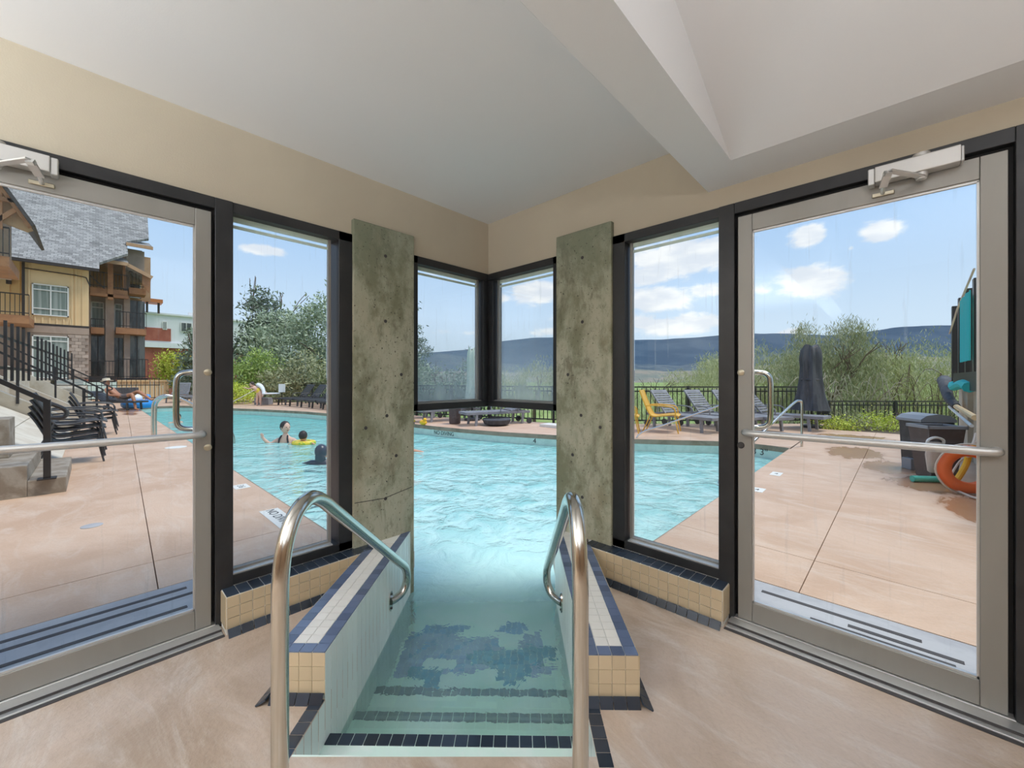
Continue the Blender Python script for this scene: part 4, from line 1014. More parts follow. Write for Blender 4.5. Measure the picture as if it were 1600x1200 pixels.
# terrace with slatted guard, cheek walls, broad steps
MB().box(-34, -14, -.1, -10.9, -3.9, 1.22).build('terrace', 'pale_paving', kind='structure')
MB().box(-34, -3.9, -.1, -20.9, -2.55, .9).build('terrace_wall', 'concrete', kind='structure')
scr = thing('slatted_screen', 'dark upright slatted guard along the terrace edge above the steps', 'fence')
slat = MB().box(-.03, -.024, 0, .03, .024, 1.28).mesh('slat', 'dark_rail')
for x in (-9.2, -10.1, -11, -11.7, -12.4, -13.1, -13.9, -15.4, -16.2, -17.1, -18.0, -19.0, -20.1, -21.3, -22.7, -24.2, -26):
    inst('slat', slat, scr, (x, -3.6 - (x + 11.3) * .0382, 1.22))
MB().bar((-9.2, -3.71, 2.15), (-26, -3.07, 2.15), .03, .06).build('rail', 'dark_rail', scr); MB().bar((-9.2, -3.71, 1.5), (-26, -3.07, 1.5), .03, .06).build('rail', 'dark_rail', scr)
st = thing('sloped_paving', 'pale sloping paved bank rising from the deck behind the stepped block', 'paving')
def bank(parent, x0, x1, ya, n):
    for k in range(n):
        a = x0 + (x1 - x0) * k / n; b = x0 + (x1 - x0) * (k + 1) / n
        for q in range(3):
            y0, y1 = ya - .62 * q, ya - .62 * (q + 1) + .012
            m = MB(); xprism(m, [(y0, .02 + .40 * q - .12), (y0, .02 + .40 * q), (y1, .02 + .40 * (q + 1) - .008), (y1, .02 + .40 * (q + 1) - .13)], a + .012, b); m.build('paving_slab', 'pale_paving', parent)
bank(st, -11.45, -4.6, -2.68, 4)
ch = thing('cheek_wall', 'stained concrete stepped cheek block at the near end of the left steps', 'wall', group='concrete cheek walls')
MB().box(-5.9, -2.83, -.1, -4.22, -2.55, .17).build('block', 'stained_concrete', ch, bevel=.012)
MB().box(-5.9, -4.6, -.1, -4.22, -2.83, .34).build('block', 'stained_concrete', ch, bevel=.012)
MB().box(-5.5, -3.45, .34, -5.0, -3.02, .80).build('block', 'stained_concrete', ch, bevel=.012)
def cheek(x, w, label, y0=-2.55, slope=.66, y1=-4.4):
    z1 = .22 + (y0 - y1) * slope
    mb = MB(); xprism(mb, [(y0, -.1), (y0, .22), (y1, z1), (y1, -.1)], x - w, x)
    return mb.build('cheek_wall', 'concrete', label=label, cat='wall', group='concrete cheek walls')
cheek(-11.5, .35, 'sloping concrete cheek wall at the far end of the broad steps')
cheek(-14.8, .35, 'sloping concrete cheek wall behind the stacked chairs', -2.35)
cheek(-19.8, .4, 'farthest sloping concrete cheek wall beside the sunbather', -2.1)
st2 = thing('sloped_paving', 'farther pale sloping paved bank between two concrete cheek walls', 'paving')
bank(st2, -19.7, -15.2, -2.62, 3)
def stair_rail(x, y0, label, zt=1.04, slope=.70, L=1.9, zb=.17, posts=(0,)):
    r = thing('stair_rail', label, 'railing', group='black stair railings')
    m = MB(); e = (x, y0 - L, zt + slope * L)
    m.bar((x, y0, zt - .02), e, .05, .045); m.tube(catmull([(x, y0 - .02, zt - .02), (x, y0 + .07, zt - .07), (x, y0 + .14, zt - .13), (x, y0 + .12, zt - .20), (x, y0 + .02, zt - .20)], 4), .022, 8)
    m.build('rail', 'dark_rail', r)
    p = MB(); p.bar((x, y0, zb), (x, y0, zt), .055, .055); p.build('post', 'dark_rail', r)
    MB().box(x - .07, y0 - .07, zb, x + .07, y0 + .07, zb + .012).build('base_plate', 'dark_rail', r)
    for d in posts[1:]:
        MB().bar((x, y0 - d, zb + d * .55), (x, y0 - d, zt + slope * d), .045, .045).build('post', 'dark_rail', r)
stair_rail(-4.22, -2.69, 'black handrail with curled end standing on the nearest concrete block')
stair_rail(-11.5, -2.49, 'second black handrail rising above the stacked chairs', posts=(0, 1.0), L=2.3, slope=.66)
stair_rail(-16.5, -2.25, 'third black handrail beyond the chair stacks', posts=(0, .9), L=2.0, slope=.66)
stair_rail(-20.0, -1.95, 'farthest black handrail next to the sunbather', posts=(0, .9), L=1.6, slope=.66)

# red brick and white building far behind
br = thing('brick_building', 'distant white and red brick building behind the pool end', 'building')
def bb(name, m, y0, y1, z0, z1, x=-60, dep=.3): return MB().box(x - dep, y0, z0, x, y1, z1).build(name, m, br)
bb('wall', 'brick_red', -3, 14, -1, 5.35, dep=12); bb('wall', 'white_render', -3, 14, 5.35, 8.95, dep=12)
bb('brick_panel', 'brick_red', -2, 4.1, 5.75, 7.25, x=-59.9, dep=.2); bb('string_course', 'white_render', -3, 14, 4.95, 5.55, x=-59.7)
bb('parapet', 'white_render', -3, 14, 8.85, 9.05, x=-59.8)
bb('porch', 'white_render', -3, 3.2, -1, 1.0, x=-57)
for y0, y1, z0, z1 in ((3.35, 3.75, 7.1, 8.1), (5.0, 6.1, 7.0, 8.15), (6.4, 7.3, 7.0, 8.15), (7.9, 9.0, 7.0, 8.15)):
    w = bb('window', 'white_frame', y0, y1, z0, z1, x=-59.85, dep=.1); MB().box(-59.9, y0 + .08, z0 + .08, -59.82, (y0 + y1) / 2 - .04, z1 - .08).build('pane', 'dark_window', w); MB().box(-59.9, (y0 + y1) / 2 + .04, z0 + .08, -59.82, y1 - .08, z1 - .08).build('pane', 'dark_window', w)
bb('roof_canopy', 'orange_timber', 1.65, 3.3, 10.1, 10.5, x=-59, dep=2)
for y in (1.95, 2.95): bb('canopy_post', 'dark_trim', y - .1, y + .1, 8.9, 10.1, x=-59.3, dep=.2)
bb('chimney', 'white_render', 6.0, 6.5, 8.9, 9.7, x=-62)
# yellow board fence, planter, screens at the pool's left end
yf = thing('board_fence', 'low sunlit yellow board fence at the far left end of the deck', 'fence')
for k in range(16): MB().box(-.02, -.065, 0, .02, .065, 1.12).build('board', 'yellow_siding', yf).location = (-31.5, -1.25 + .15 * k, 0)
MB().box(-31.48, -1.35, 1.1, -31.38, 1.15, 1.2).build('cap_rail', 'yellow_siding', yf)
sc2 = thing('metal_gate', 'black railing gate under the ground floor balcony left of the yellow fence', 'gate')
for k in range(16): MB().box(-.012, -.012, 0, .012, .012, 1.3).build('bar', 'black_iron', sc2).location = (-29.4, -2.6 + .2 * k, 0)
for z in (1.3, .9, .15): MB().bar((-29.4, -2.65, z), (-29.4, .45, z), .04, .04).build('rail', 'black_iron', sc2)
pl = MB().box(-29.0, -1.75, 0, -28.3, -.55, .78).build('planter_box', 'umbrella_cloth', bevel=.02, label='dark rectangular planter box in front of the yellow fence', cat='planter')

# ------------------------------------------------------------------ loungers and chairs
def arc(*p): return catmull(p, 4)
def make_lounger(name, label, m, back=48, group=None):
    """x runs from the wheels (0) to the foot (1.95)"""
    t = thing(name, label, 'lounger', group=group)
    f = MB()
    for s in (-1, 1): f.box(0, s * .30 - .02, .30, 1.92, s * .30 + .02, .37)
    f.box(1.86, -.32, .30, 1.93, .32, .37).box(0, -.32, .30, .06, .32, .36).build('bed_frame', m, t, bevel=.006)
    s_ = MB()
    for k in range(14): s_.box(.62 + k * .09, -.285, .352, .62 + k * .09 + .068, .285, .372)
    s_.build('bed_slats', m, t)
    b = MB(); b.T = Matrix.Translation((.60, 0, .36)) @ Matrix.Rotation(R(back), 4, 'Y')
    for k in range(9): b.box(-.05 - .078 * k - .055, -.27, .0, -.05 - .078 * k, .27, .02)
    for s in (-1, 1): b.box(-.76, s * .28 - .018, -.012, 0, s * .28 + .018, .022)
    b.box(-.78, -.30, -.012, -.72, .30, .024); b.build('backrest', m, t)
    for x in (.22, 1.62):
        for s in (-1, 1):
            l = MB(); l.bar((x, s * .29, .32), (x + .03, s * .30, .0), .06, .05); l.build('leg', m, t)
    for s in (-1, 1):
        w = MB(); w.lathe([(0, -.02), (.085, -.02), (.085, .02), (0, .02)], (.04, s * .34, .085), 14, 'y'); w.build('wheel', 'black_resin', t, smooth=True)
        a = MB(); a.tube(arc((.38, s * .33, .36), (.40, s * .335, .50), (.50, s * .335, .56), (.80, s * .335, .55), (.92, s * .335, .48), (.93, s * .33, .36)), .018, 6); a.build('armrest', m, t)
    return t
def place(proto, used, X, Y, hx, hy, label, z=0):
    """foot end at (X, Y) metres right of / ahead of the hall, head end towards (hx, hy)"""
    x, y = cw(X, Y); n = math.hypot(hx, hy); vx, vy = hx / n, hy / n
    wx, wy = vx * CA - vy * SA, vx * SA + vy * CA; ang = math.atan2(-wy, -wx)
    loc = (x + wx * 1.93, y + wy * 1.93, z)
    if not used: proto.location = loc; proto.rotation_euler = (0, 0, ang); proto['label'] = label; return proto
    return copy_tree(proto, loc, ang, label)
GR = 'grey slatted loungers'
lg = make_lounger('slatted_lounger', 'x', 'grey_resin', 50, GR)
for i, (X, Y, hx, hy, lab) in enumerate([(4.85, 9.25, -.55, 1, 'grey slatted lounger just right of the yellow chair'), (5.75, 9.35, -.5, 1, 'grey slatted lounger mostly hidden behind the dark mullion'),
        (6.35, 9.30, -.35, 1, 'grey slatted lounger showing behind the pull handle of the right door'), (7.6, 9.60, -.80, 1, 'grey slatted lounger in front of the closed dark umbrella')]):
    place(lg, i, X, Y, hx, hy, lab)
lf = make_lounger('flat_lounger', 'x', 'grey_resin', 14, 'low lounge beds under the corner window')
for i, (X, Y, hx, hy, lab) in enumerate([(-1.35, 10.85, 1.5, .75, 'flat lounge bed with wheels under the corner window post'), (-2.75, 11.7, 1.3, .9, 'flat lounge bed left of the brown bin under the corner window'), (-4.1, 12.2, 1.2, .8, 'flat lounge bed partly behind the left pillar')]):
    place(lf, i, X, Y, hx, hy, lab)
lb = make_lounger('dark_lounger', 'x', 'black_resin', 52, 'row of dark loungers across the pool')
LL = ['leftmost dark lounger of the row, next to the child in yellow', 'second dark lounger from the left, with a white card behind it', 'third dark lounger from the left across the pool', 'fourth dark lounger from the left across the pool', 'fifth dark lounger from the left across the pool', 'dark lounger at the right edge of the left side window', 'dark lounger hidden behind the window frame and pillar']
for i, (X, Y) in enumerate([(-11.25, 19.0), (-10.25, 18.2), (-9.35, 17.5), (-8.55, 16.9), (-7.8, 16.3), (-7.05, 15.7), (-6.35, 15.2)]):
    place(lb, i, X, Y, .50, .85, LL[i])
r = thing('info_card', 'small white card standing behind the second dark lounger', 'card', (*cw(-11.2, 19.4), 0), YAW)
MB().box(-.16, 0, .62, .16, .02, 1.02).build('card', 'white_frame', r); MB().box(-.015, 0, 0, .015, .02, .62).build('stake', 'black_iron', r)
lgr = make_lounger('sling_lounger', 'x', 'grey_sling', 62, 'grey loungers at the left end of the pool')
place(lgr, 0, -17.9, 20.9, -.35, 1, 'grey lounger with upright back beside the blue float'); place(lgr, 1, -16.6, 20.6, -.25, 1, 'grey lounger seen between the pull handle and the door stile')
lsb = make_lounger('sun_lounger', 'dark lounger carrying the sunbather at the left', 'black_resin', 30)
X0, Y0 = -15.9, 16.3; place(lsb, 0, -15.15, 16.3, -1, 0.02, 'dark lounger carrying the sunbather at the left')

def make_armchair(name, label, m, group=None, tall=.95):
    """sling armchair facing +x, feet on z = 0"""
    t = thing(name, label, 'chair', group=group)
    s = MB(); pr = catmull([(.60, 0, .40), (.50, 0, .43), (.25, 0, .40), (.05, 0, .38), (-.05, 0, .45), (-.18, 0, .75), (-.27, 0, tall)], 3)
    for a, b in zip(pr[:-1], pr[1:]): s.add([(a.x, -.26, a.z), (b.x, -.26, b.z), (b.x, .26, b.z), (a.x, .26, a.z), (a.x, -.26, a.z - .012), (b.x, -.26, b.z - .012), (b.x, .26, b.z - .012), (a.x, .26, a.z - .012)], [(0, 1, 2, 3), (7, 6, 5, 4), (0, 4, 5, 1), (2, 6, 7, 3), (1, 5, 6, 2), (0, 3, 7, 4)])
    s.build('sling', m, t)
    for y in (-.28, .28):
        f = MB(); f.tube(pr, .017, 6); f.v = [(v[0], v[1] + y, v[2]) for v in f.v]; f.build('side_rail', m, t, smooth=True)
        a = MB(); a.tube(arc((-.14, y, .62), (.05, y, .64), (.40, y, .62), (.52, y, .56), (.54, y, .42)), .016, 6); a.build('armrest', m, t, smooth=True)
        for x0, x1 in ((.52, .60), (-.02, -.20)):
            l = MB(); l.tube([(x0, y, .42), ((x0 + x1) / 2, y, .2), (x1, y, .0)], .016, 6); l.build('leg', m, t, smooth=True)
    return t
def put(o, X, Y, deg, label, used=1, z=0):
    x, y = cw(X, Y)
    if not used: o.location = (x, y, z); o.rotation_euler = (0, 0, YAW + R(deg)); o['label'] = label; return o
    return copy_tree(o, (x, y, z), YAW + R(deg), label)
yc = make_armchair('yellow_chair', 'x', 'yellow_resin', 'yellow deck chairs', 1.0)
put(yc, 3.45, 9.75, -28, 'yellow sling deck chair left of the slatted loungers', 0); put(yc, 2.42, 9.55, -20, 'yellow deck chair cut off by the window frame')
sk = make_armchair('stacking_chair', 'x', 'black_resin', 'stacked black chairs beside the left steps', .92)
NM = ['lowest', 'second', 'third', 'fourth', 'topmost']
first = 0; sk.scale = (.86, .95, .86)
for (bx, by, cnt, lab) in ((-6.55, -2.74, 4, 'near stack by the handrail'), (-10.6, -2.48, 3, 'far stack behind the handrail')):
    for k in range(cnt):
        loc = (bx + .03 * k, by + .012 * k, .092 * k)
        lb_ = '%s black chair of the %s' % (NM[k] if k < cnt - 1 else 'topmost', lab)
        if not first: sk.location = loc; sk.rotation_euler = (0, 0, R(90)); sk['label'] = lb_; first = 1
        else: copy_tree(sk, loc, R(90), lb_)

# umbrellas
def closed_umbrella(label, X, Y, h, r, m, base=True):
    x, y = cw(X, Y); t = thing('closed_umbrella', label, 'umbrella', (x, y, 0), YAW)
    mb = MB(); n = 28; prof = [(.45, 1.15), (.62, 1.0), (.9, .82), (1.3, .66), (1.6, .62), (h - .35, .66), (h - .12, .60), (h, .40)]
    vs = []
    for z, k in prof:
        for j in range(n):
            a = 2 * math.pi * j / n; q = r * k * (1 + .16 * math.cos(a * 7 + z) + .06 * math.sin(a * 3)); 
            vs.append((q * math.cos(a), q * math.sin(a) * .8, z + (.14 * abs(math.cos(a)) ** .7 - .10 if z == h else 0)))
    fs = [(i * n + j, i * n + (j + 1) % n, (i + 1) * n + (j + 1) % n, (i + 1) * n + j) for i in range(len(prof) - 1) for j in range(n)] + [tuple(range((len(prof) - 1) * n, len(prof) * n))]
    mb.add(vs, fs).build('canopy', m, t, smooth=True)
    MB().lathe([(0, 0), (.025, 0), (.025, h * .98), (0, h)], n=10).build('pole', 'dark_rail', t)
    MB().lathe([(r * .62 + .01, 1.22), (r * .72, 1.25), (r * .62 + .01, 1.28)], n=20, sy=.8).build('strap', m, t)
    if base: MB().lathe([(0, 0), (.24, 0), (.24, .06), (.05, .09), (0, .09)], n=20).build('base', 'black_resin', t)
closed_umbrella('closed dark grey umbrella standing by the fence in the right door', 7.85, 10.45, 2.14, .36, 'umbrella_cloth')
closed_umbrella('closed pale green umbrella in the left corner window', -1.22, 12.2, 2.2, .22, 'pale_umbrella')
# small things under the corner window
x, y = cw(-1.62, 11.3); MB().lathe([(.13, 0), (.16, .02), (.17, .42), (.18, .44), (.15, .44)], (x, y, 0), 16, sx=1, sy=1).build('waste_bin', 'bin_brown', label='brown bin standing between the flat lounge beds', cat='bin')
x, y = cw(-.42, 10.95); MB().lathe([(.20, 0), (.34, .04), (.40, .16), (.36, .19), (0, .17)], (x, y, 0), 20).build('bowl_planter', 'umbrella_cloth', smooth=True, label='round dark bowl under the flat lounge bed', cat='bowl')
x, y = cw(-2.45, 11.0); t = thing('yellow_toy', 'small yellow pool toy on the far deck left of the brown bin', 'toy', (x, y, 0)); MB().ball((0, 0, .07), .13, .09, .07).build('body', 'foam_yellow', t, smooth=True); MB().ball((.08, 0, .15), .05).build('head', 'foam_yellow', t, smooth=True)
x, y = cw(-2.9, 11.2); MB().tube([(x + .15 * math.cos(a * .4), y + .15 * math.sin(a * .4), .025) for a in range(17)], .02, 6).build('hose_ring', 'black_resin', label='dark coiled hose on the far deck under the left lounge bed', cat='hose')
x, y = cw(-3.0, 11.75); MB().tube([(x + .13 * math.cos(a * .4), y + .13 * math.sin(a * .4), .03) for a in range(17)], .028, 6).build('dive_ring', 'yellow_float', label='yellow ring lying by the left pillar on the far deck', cat='ring')
x, y = cw(1.2, 10.45); MB().box(x - .45, y - .2, 0, x + .3, y + .2, .07).build('deck_board', 'white_paint', label='low pale board lying on the far deck beside the right pillar', cat='board')

# pool rails outside
r = thing('pool_rail', 'bent white rail into the pool corner seen through the right door', 'rail', group='steel pool rails')
MB().tube(catmull([(1.30, 6.80, 0), (1.30, 6.80, .5), (1.30, 6.79, .80), (1.28, 6.70, .86), (1.20, 6.45, .80), (.95, 5.2, .34), (.72, 4.1, -.1), (.68, 3.9, -.5)], 5), .021, 10).build('rail', 'steel', r, smooth=True)
r = thing('pool_rail', 'long thin rail slanting across the yellow chair over the far pool edge', 'rail', group='steel pool rails')
a = c3(3.05, 8.85, -.35); 
MB().tube(catmull([c3(2.66, 8.55, -.35), c3(2.72, 8.58, .06), c3(3.4, 8.75, .28), c3(4.55, 9.0, .62), c3(5.0, 9.1, .74), c3(5.12, 9.12, .66), c3(5.15, 9.13, 0)], 5), .019, 8).build('rail', 'steel', r, smooth=True)
for k, off in enumerate((0, 1)):
    r = thing('pool_rail', ['looped steel grab rail at the left pool edge, nearer one', 'looped steel grab rail at the left pool edge, farther one'][k], 'rail', group='steel pool rails')
    x0 = -8.75 - off * .62
    MB().tube(catmull([(x0, -1.43, 0), (x0, -1.43, .5), (x0, -1.40, .78), (x0, -1.22, .90), (x0, -.95, .80), (x0, -.5, .45), (x0, -.2, .20), (x0, -.05, -.1), (x0, -.05, -.5)], 5), .024, 10).build('rail', 'steel', r, smooth=True)
    MB().lathe([(0, 0), (.05, 0), (.05, .01), (0, .012)], (x0, -1.43, 0), 14).build('floor_collar', 'steel', r)
r = thing('pool_rail', 'thin white pole held out from the far pool edge beside the lime shrub', 'pole', group='poles over the pool')
MB().tube([c3(-13.3, 18.9, .15), c3(-12.3, 19.2, .78)], .018, 6).build('pole', 'white_frame', r)

# ------------------------------------------------------------------ retaining wall, boards, bins and pool toys on the right
rw_ = thing('retaining_wall', None, None, kind='structure')
MB().box(3.42, 3.0, -.1, 3.7, 8.7, 1.16).build('wall', 'concrete', rw_)
MB().box(3.36, 6.9, -.1, 3.43, 7.5, 1.10).build('pier', 'concrete', rw_)
bf = thing('slatted_boards', 'dark upright boards standing on the wall beside the teal towel', 'screen')
for k, (y, w, z0) in enumerate([(7.75, .14, 1.10), (6.85, .13, 1.35), (6.05, .14, 1.35), (5.3, .14, 1.35), (4.6, .14, 1.35)]):
    MB().box(-.05, -w / 2, 0, .05, w / 2, 2.50 - z0 + .01 * k).build('board', 'dark_rail', bf).location = (3.31, y, z0)
MB().box(3.25, 4.4, 1.12, 3.31, 7.4, 1.36).build('bottom_board', 'dark_rail', bf)
cl_ = MB(); cl_.tube([(3.24, 7.8, 2.05), (3.24, 6.7, 2.33), (3.24, 5.0, 2.60)], .012, 6); cl_.build('washing_line', 'rope', label='pale line strung across the dark boards', cat='line')
tw = MB(); 
tw.add([(3.22 + .01 * math.sin(k * 2), 6.02 - .12 * k, z) for z in (2.36 , 1.9, 1.50) for k in range(9)] , [(i * 9 + k, i * 9 + k + 1, (i + 1) * 9 + k + 1, (i + 1) * 9 + k) for i in range(2) for k in range(8)])
o = tw.build('towel', 'towel_teal', label='teal towel hanging on the dark boards', cat='towel'); md = o.modifiers.new('t', 'SOLIDIFY'); md.thickness = .012
t = thing('folded_parasol', 'dark folded cloth with a turquoise end lying over the wall top', 'cloth', (3.2, 7.4, .98))
MB().tube(catmull([(.02, 1.05, .26), (0, .6, .18), (0, .0, -.02), (.05, -.45, -.14)], 4), .10, 10, .05).build('cloth', 'umbrella_cloth', t, smooth=True)
MB().tube(catmull([(.05, .1, .20), (.02, -.5, .16), (.05, -1.2, .22), (.05, -1.9, .18)], 4), .05, 8, .07).build('cloth_end', 'towel_teal', t, smooth=True)
MB().tube([(3.25, 8.1, .86), (3.25, 5.0, .80)], .035, 10).build('foam_noodle', 'yellow_siding', label='long straw yellow pole fixed along the concrete wall', cat='pole')
MB().tube([(3.22, 7.6, .80), (3.22, 5.0, .70)], .02, 8).build('wall_pole', 'white_frame', label='thin pale pole just below the straw yellow one on the wall', cat='pole')
bn = thing('waste_bin', 'tall dark waste bin with a grey domed lid', 'bin', (2.86, 5.72, 0), YAW - R(8)); bn.scale = (.72, .72, .97)
mb = MB(); mb.add([(-.24, -.24, 0), (.24, -.24, 0), (.24, .24, 0), (-.24, .24, 0), (-.27, -.27, .74), (.27, -.27, .74), (.27, .27, .74), (-.27, .27, .74)], [(0, 3, 2, 1), (4, 5, 6, 7), (0, 1, 5, 4), (1, 2, 6, 5), (2, 3, 7, 6), (3, 0, 4, 7)])
mb.build('body', 'bin_dark', bn, bevel=.02)
mb = MB(); xs = [-.30, -.2, 0, .2, .30]; zs = [.735, .79, .815, .79, .735]
mb.add([(x_, y_, z_) for y_ in (-.29, .29) for x_, z_ in zip(xs, zs)] + [(-.30, -.29, .70), (.30, -.29, .70), (-.30, .29, .70), (.30, .29, .70)], [(k, k + 1, k + 6, k + 5) for k in range(4)] + [(0, 1, 2, 3, 4, 11, 10), (5, 6, 7, 8, 9, 13, 12), (0, 5, 12, 10), (4, 9, 13, 11), (10, 11, 13, 12)])
mb.build('lid', 'bin_lid', bn); MB().box(-.34, -.12, 0, -.22, .1, .16).build('wheel_guard', 'bin_lid', bn, bevel=.01)
b2 = thing('waste_bin', 'open tapering brown bin in front of the dark one', 'bin', (2.93, 5.14, 0), YAW - R(10)); b2.scale = (.80, .74, 1)
mb = MB(); mb.add([(-.17, -.16, 0), (.17, -.16, 0), (.17, .16, 0), (-.17, .16, 0), (-.25, -.22, .66), (.25, -.22, .66), (.25, .22, .66), (-.25, .22, .66), (-.225, -.2, .66), (.225, -.2, .66), (.225, .2, .66), (-.225, .2, .66), (-.2, -.17, .3), (.2, -.17, .3), (.2, .17, .3), (-.2, .17, .3)],
    [(0, 3, 2, 1), (0, 1, 5, 4), (1, 2, 6, 5), (2, 3, 7, 6), (3, 0, 4, 7), (4, 5, 9, 8), (5, 6, 10, 9), (6, 7, 11, 10), (7, 4, 8, 11), (8, 9, 13, 12), (9, 10, 14, 13), (10, 11, 15, 14), (11, 8, 12, 15), (12, 13, 14, 15)])
mb.build('body', 'bin_brown', b2)
mb = MB().box(-.27, -.24, .64, .27, -.21, .68).box(-.27, .21, .64, .27, .24, .68).box(-.27, -.24, .64, -.24, .24, .68).box(.24, -.24, .64, .27, .24, .68); mb.build('rim', 'bin_lid', b2, bevel=.005)
wr = thing('hanging_jug', 'pale plastic jug hanging on the front of the brown bin', 'jug', (2.90, 4.90, .10), YAW)
MB().lathe([(.05, 0), (.075, .02), (.085, .10), (.10, .22), (.09, .30), (.085, .36), (.075, .38), (0, .38)], n=14, sx=1, sy=.55).build('body', 'rope', wr, smooth=True)
MB().tube(arc((-.08, -.0, .30), (-.10, -.02, .40), (0, -.02, .44), (.10, -.02, .40), (.08, 0, .30)), .016, 6).build('handle', 'white_frame', wr, smooth=True)
MB().tube([(2.70, 4.62, .04), (3.02, 4.86, .04)], .038, 12).build('foam_noodle', 'foam_teal', label='short teal foam tube on the ground before the bins', cat='foam tube')
MB().tube(catmull([(2.98, 4.50, .03), (3.06, 4.55, .10), (3.14, 4.62, .28), (3.17, 4.60, .46), (3.20, 4.50, .50)], 4), .03, 10).build('foam_noodle', 'foam_yellow', label='bent orange yellow foam tube behind the life ring', cat='foam tube')
lr = thing('life_ring', 'orange life ring leaning low against the concrete wall', 'life ring', (3.13, 4.33, .268), YAW - R(20))
n, mm = 32, 12; vs = [((.205 + .062 * math.cos(b_)) * math.cos(a_), .062 * math.sin(b_) * .9, (.205 + .062 * math.cos(b_)) * math.sin(a_)) for a_ in [2 * math.pi * i / n for i in range(n)] for b_ in [2 * math.pi * j / mm for j in range(mm)]]
MB().add(vs, [(i * mm + j, i * mm + (j + 1) % mm, ((i + 1) % n) * mm + (j + 1) % mm, ((i + 1) % n) * mm + j) for i in range(n) for j in range(mm)]).build('ring', 'ring_orange', lr, smooth=True)
MB().tube([(.285 * math.cos(a_ * .2 + .4), -.02 + .01 * math.sin(a_), .285 * math.sin(a_ * .2 + .4) - .0) for a_ in range(32)], .009, 6).build('grab_line', 'rope', lr, smooth=True)
MB().tube(catmull([(3.24, 4.9, .62), (3.20, 4.75, .50), (3.12, 4.6, .42), (3.22, 4.5, .58), (3.25, 4.4, .66), (3.2, 4.45, .45), (3.10, 4.7, .30), (3.0, 4.5, .06), (3.1, 4.15, .02), (3.2, 4.0, .02)], 5), .012, 6).build('throw_rope', 'rope', label='coiled pale rope hanging behind the life ring', cat='rope')

# blue float on the left deck
fl = thing('pool_float', 'blue and white inflatable ring float on the left deck', 'float', (-21.3, -.95, .0), 0)
vs = [((.42 + .17 * math.cos(b_)) * math.cos(a_), (.42 + .17 * math.cos(b_)) * math.sin(a_), .17 + .17 * math.sin(b_)) for a_ in [2 * math.pi * i / n for i in range(n)] for b_ in [2 * math.pi * j / mm for j in range(mm)]]
MB().add(vs, [(i * mm + j, i * mm + (j + 1) % mm, ((i + 1) % n) * mm + (j + 1) % mm, ((i + 1) % n) * mm + j) for i in range(n) for j in range(mm)]).build('ring', 'float_blue', fl, smooth=True)
MB().ball((.05, -.12, .42), .26, .24, .20).build('cushion', 'float_white', fl, smooth=True); MB().ball((.1, .28, .48), .12, .10, .12).build('head', 'float_blue', fl, smooth=True)

# ------------------------------------------------------------------ people
def skinned(name, pts, edges, m, parent, sub=2, root=0):
    me = D.meshes.new(name); me.from_pydata([p[:3] for p in pts], edges, []); o = D.objects.new(name, me); COL.objects.link(o)
    if parent is not None: o.parent = parent
    s = o.modifiers.new('s', 'SKIN'); s.use_smooth_shade = True
    for i, p in enumerate(pts):
        v = me.skin_vertices[0].data[i]; v.radius = (p[3], p[4] if len(p) > 4 else p[3]); v.use_root = (i == root)
    o.modifiers.new('d', 'SUBSURF').levels = sub; o.modifiers['d'].render_levels = sub
    me.materials.append(MATS[m]); return o
def head(parent, c, yaw, hair_m, skin_m, r=.105, hair='short', pitch=0):
    """a head with brow, nose, mouth, ears and eyes; it looks along +x before turning"""
    T_ = Matrix.Translation(c) @ Matrix.Rotation(yaw, 4, 'Z') @ Matrix.Rotation(-pitch, 4, 'Y')
    h = MB(); h.T = T_; h.ball((0, 0, 0), r * .92, r * .78, r * 1.12, 18, 14)
    h.ball((r * .28, 0, -r * .55), r * .52, r * .48, r * .48, 12, 8); h.ball((r * .93, 0, -r * .12), r * .17, r * .13, r * .24, 8, 6)
    for s in (-1, 1): h.ball((-.0, s * r * .80, -r * .08), r * .13, r * .08, r * .22, 8, 6)
    hd_ = h.build('head', skin_m, parent, smooth=True)
    for s in (-1, 1): e = MB(); e.T = T_; e.ball((r * .82, s * r * .30, r * .08), r * .10, r * .12, r * .07, 8, 6); e.build('eye', 'dark_hair', hd_, smooth=True)
    e = MB(); e.T = T_; e.ball((r * .80, 0, -r * .55), r * .06, r * .20, r * .05, 8, 6); e.build('mouth', 'plum_leaf', hd_, smooth=True)
    k = MB(); k.T = T_; k.ball((-r * .16, 0, r * .20), r * .95, r * .88, r * 1.05, 16, 12)
    k.T = T_ @ Matrix.Rotation(R(-22), 4, 'Y'); 
    k.v = [v for v in k.v]; 
    if hair == 'long': k.ball((-r * .7, 0, -r * .6), r * .5, r * .75, r * 1.2, 12, 8)
    k.build('hair', hair_m, hd_, smooth=True)
    return hd_
def hand_pts(base, d, up, side, s=1.0):
    """palm and five bent fingers as joints continuing a forearm; returns points, edges (first joins index 0)"""
    d, up, side = Vector(d).normalized(), Vector(up).normalized(), Vector(side).normalized(); b = Vector(base)
    P_ = []; E_ = []
    palm = b + d * .05 * s; P_.append((*palm, .026 * s, .014 * s))
    for k, (o, L) in enumerate(((-.03, .062), (-.010, .074), (.010, .070), (.029, .054))):
        k0 = b + d * .088 * s + side * o * s; k1 = k0 + d * L * .55 * s - up * .008; k2 = k0 + d * L * s - up * .025
        i = len(P_); P_ += [(*k0, .0095 * s), (*k1, .0085 * s), (*k2, .007 * s)]; E_ += [(0, i), (i, i + 1), (i + 1, i + 2)]
    t0 = b + d * .03 * s - side * .036 * s; t1 = t0 + d * .035 * s - side * .018 * s; i = len(P_); P_ += [(*t0, .011 * s), (*t1, .009 * s)]; E_ += [(0, i), (i, i + 1)]
    return P_, E_
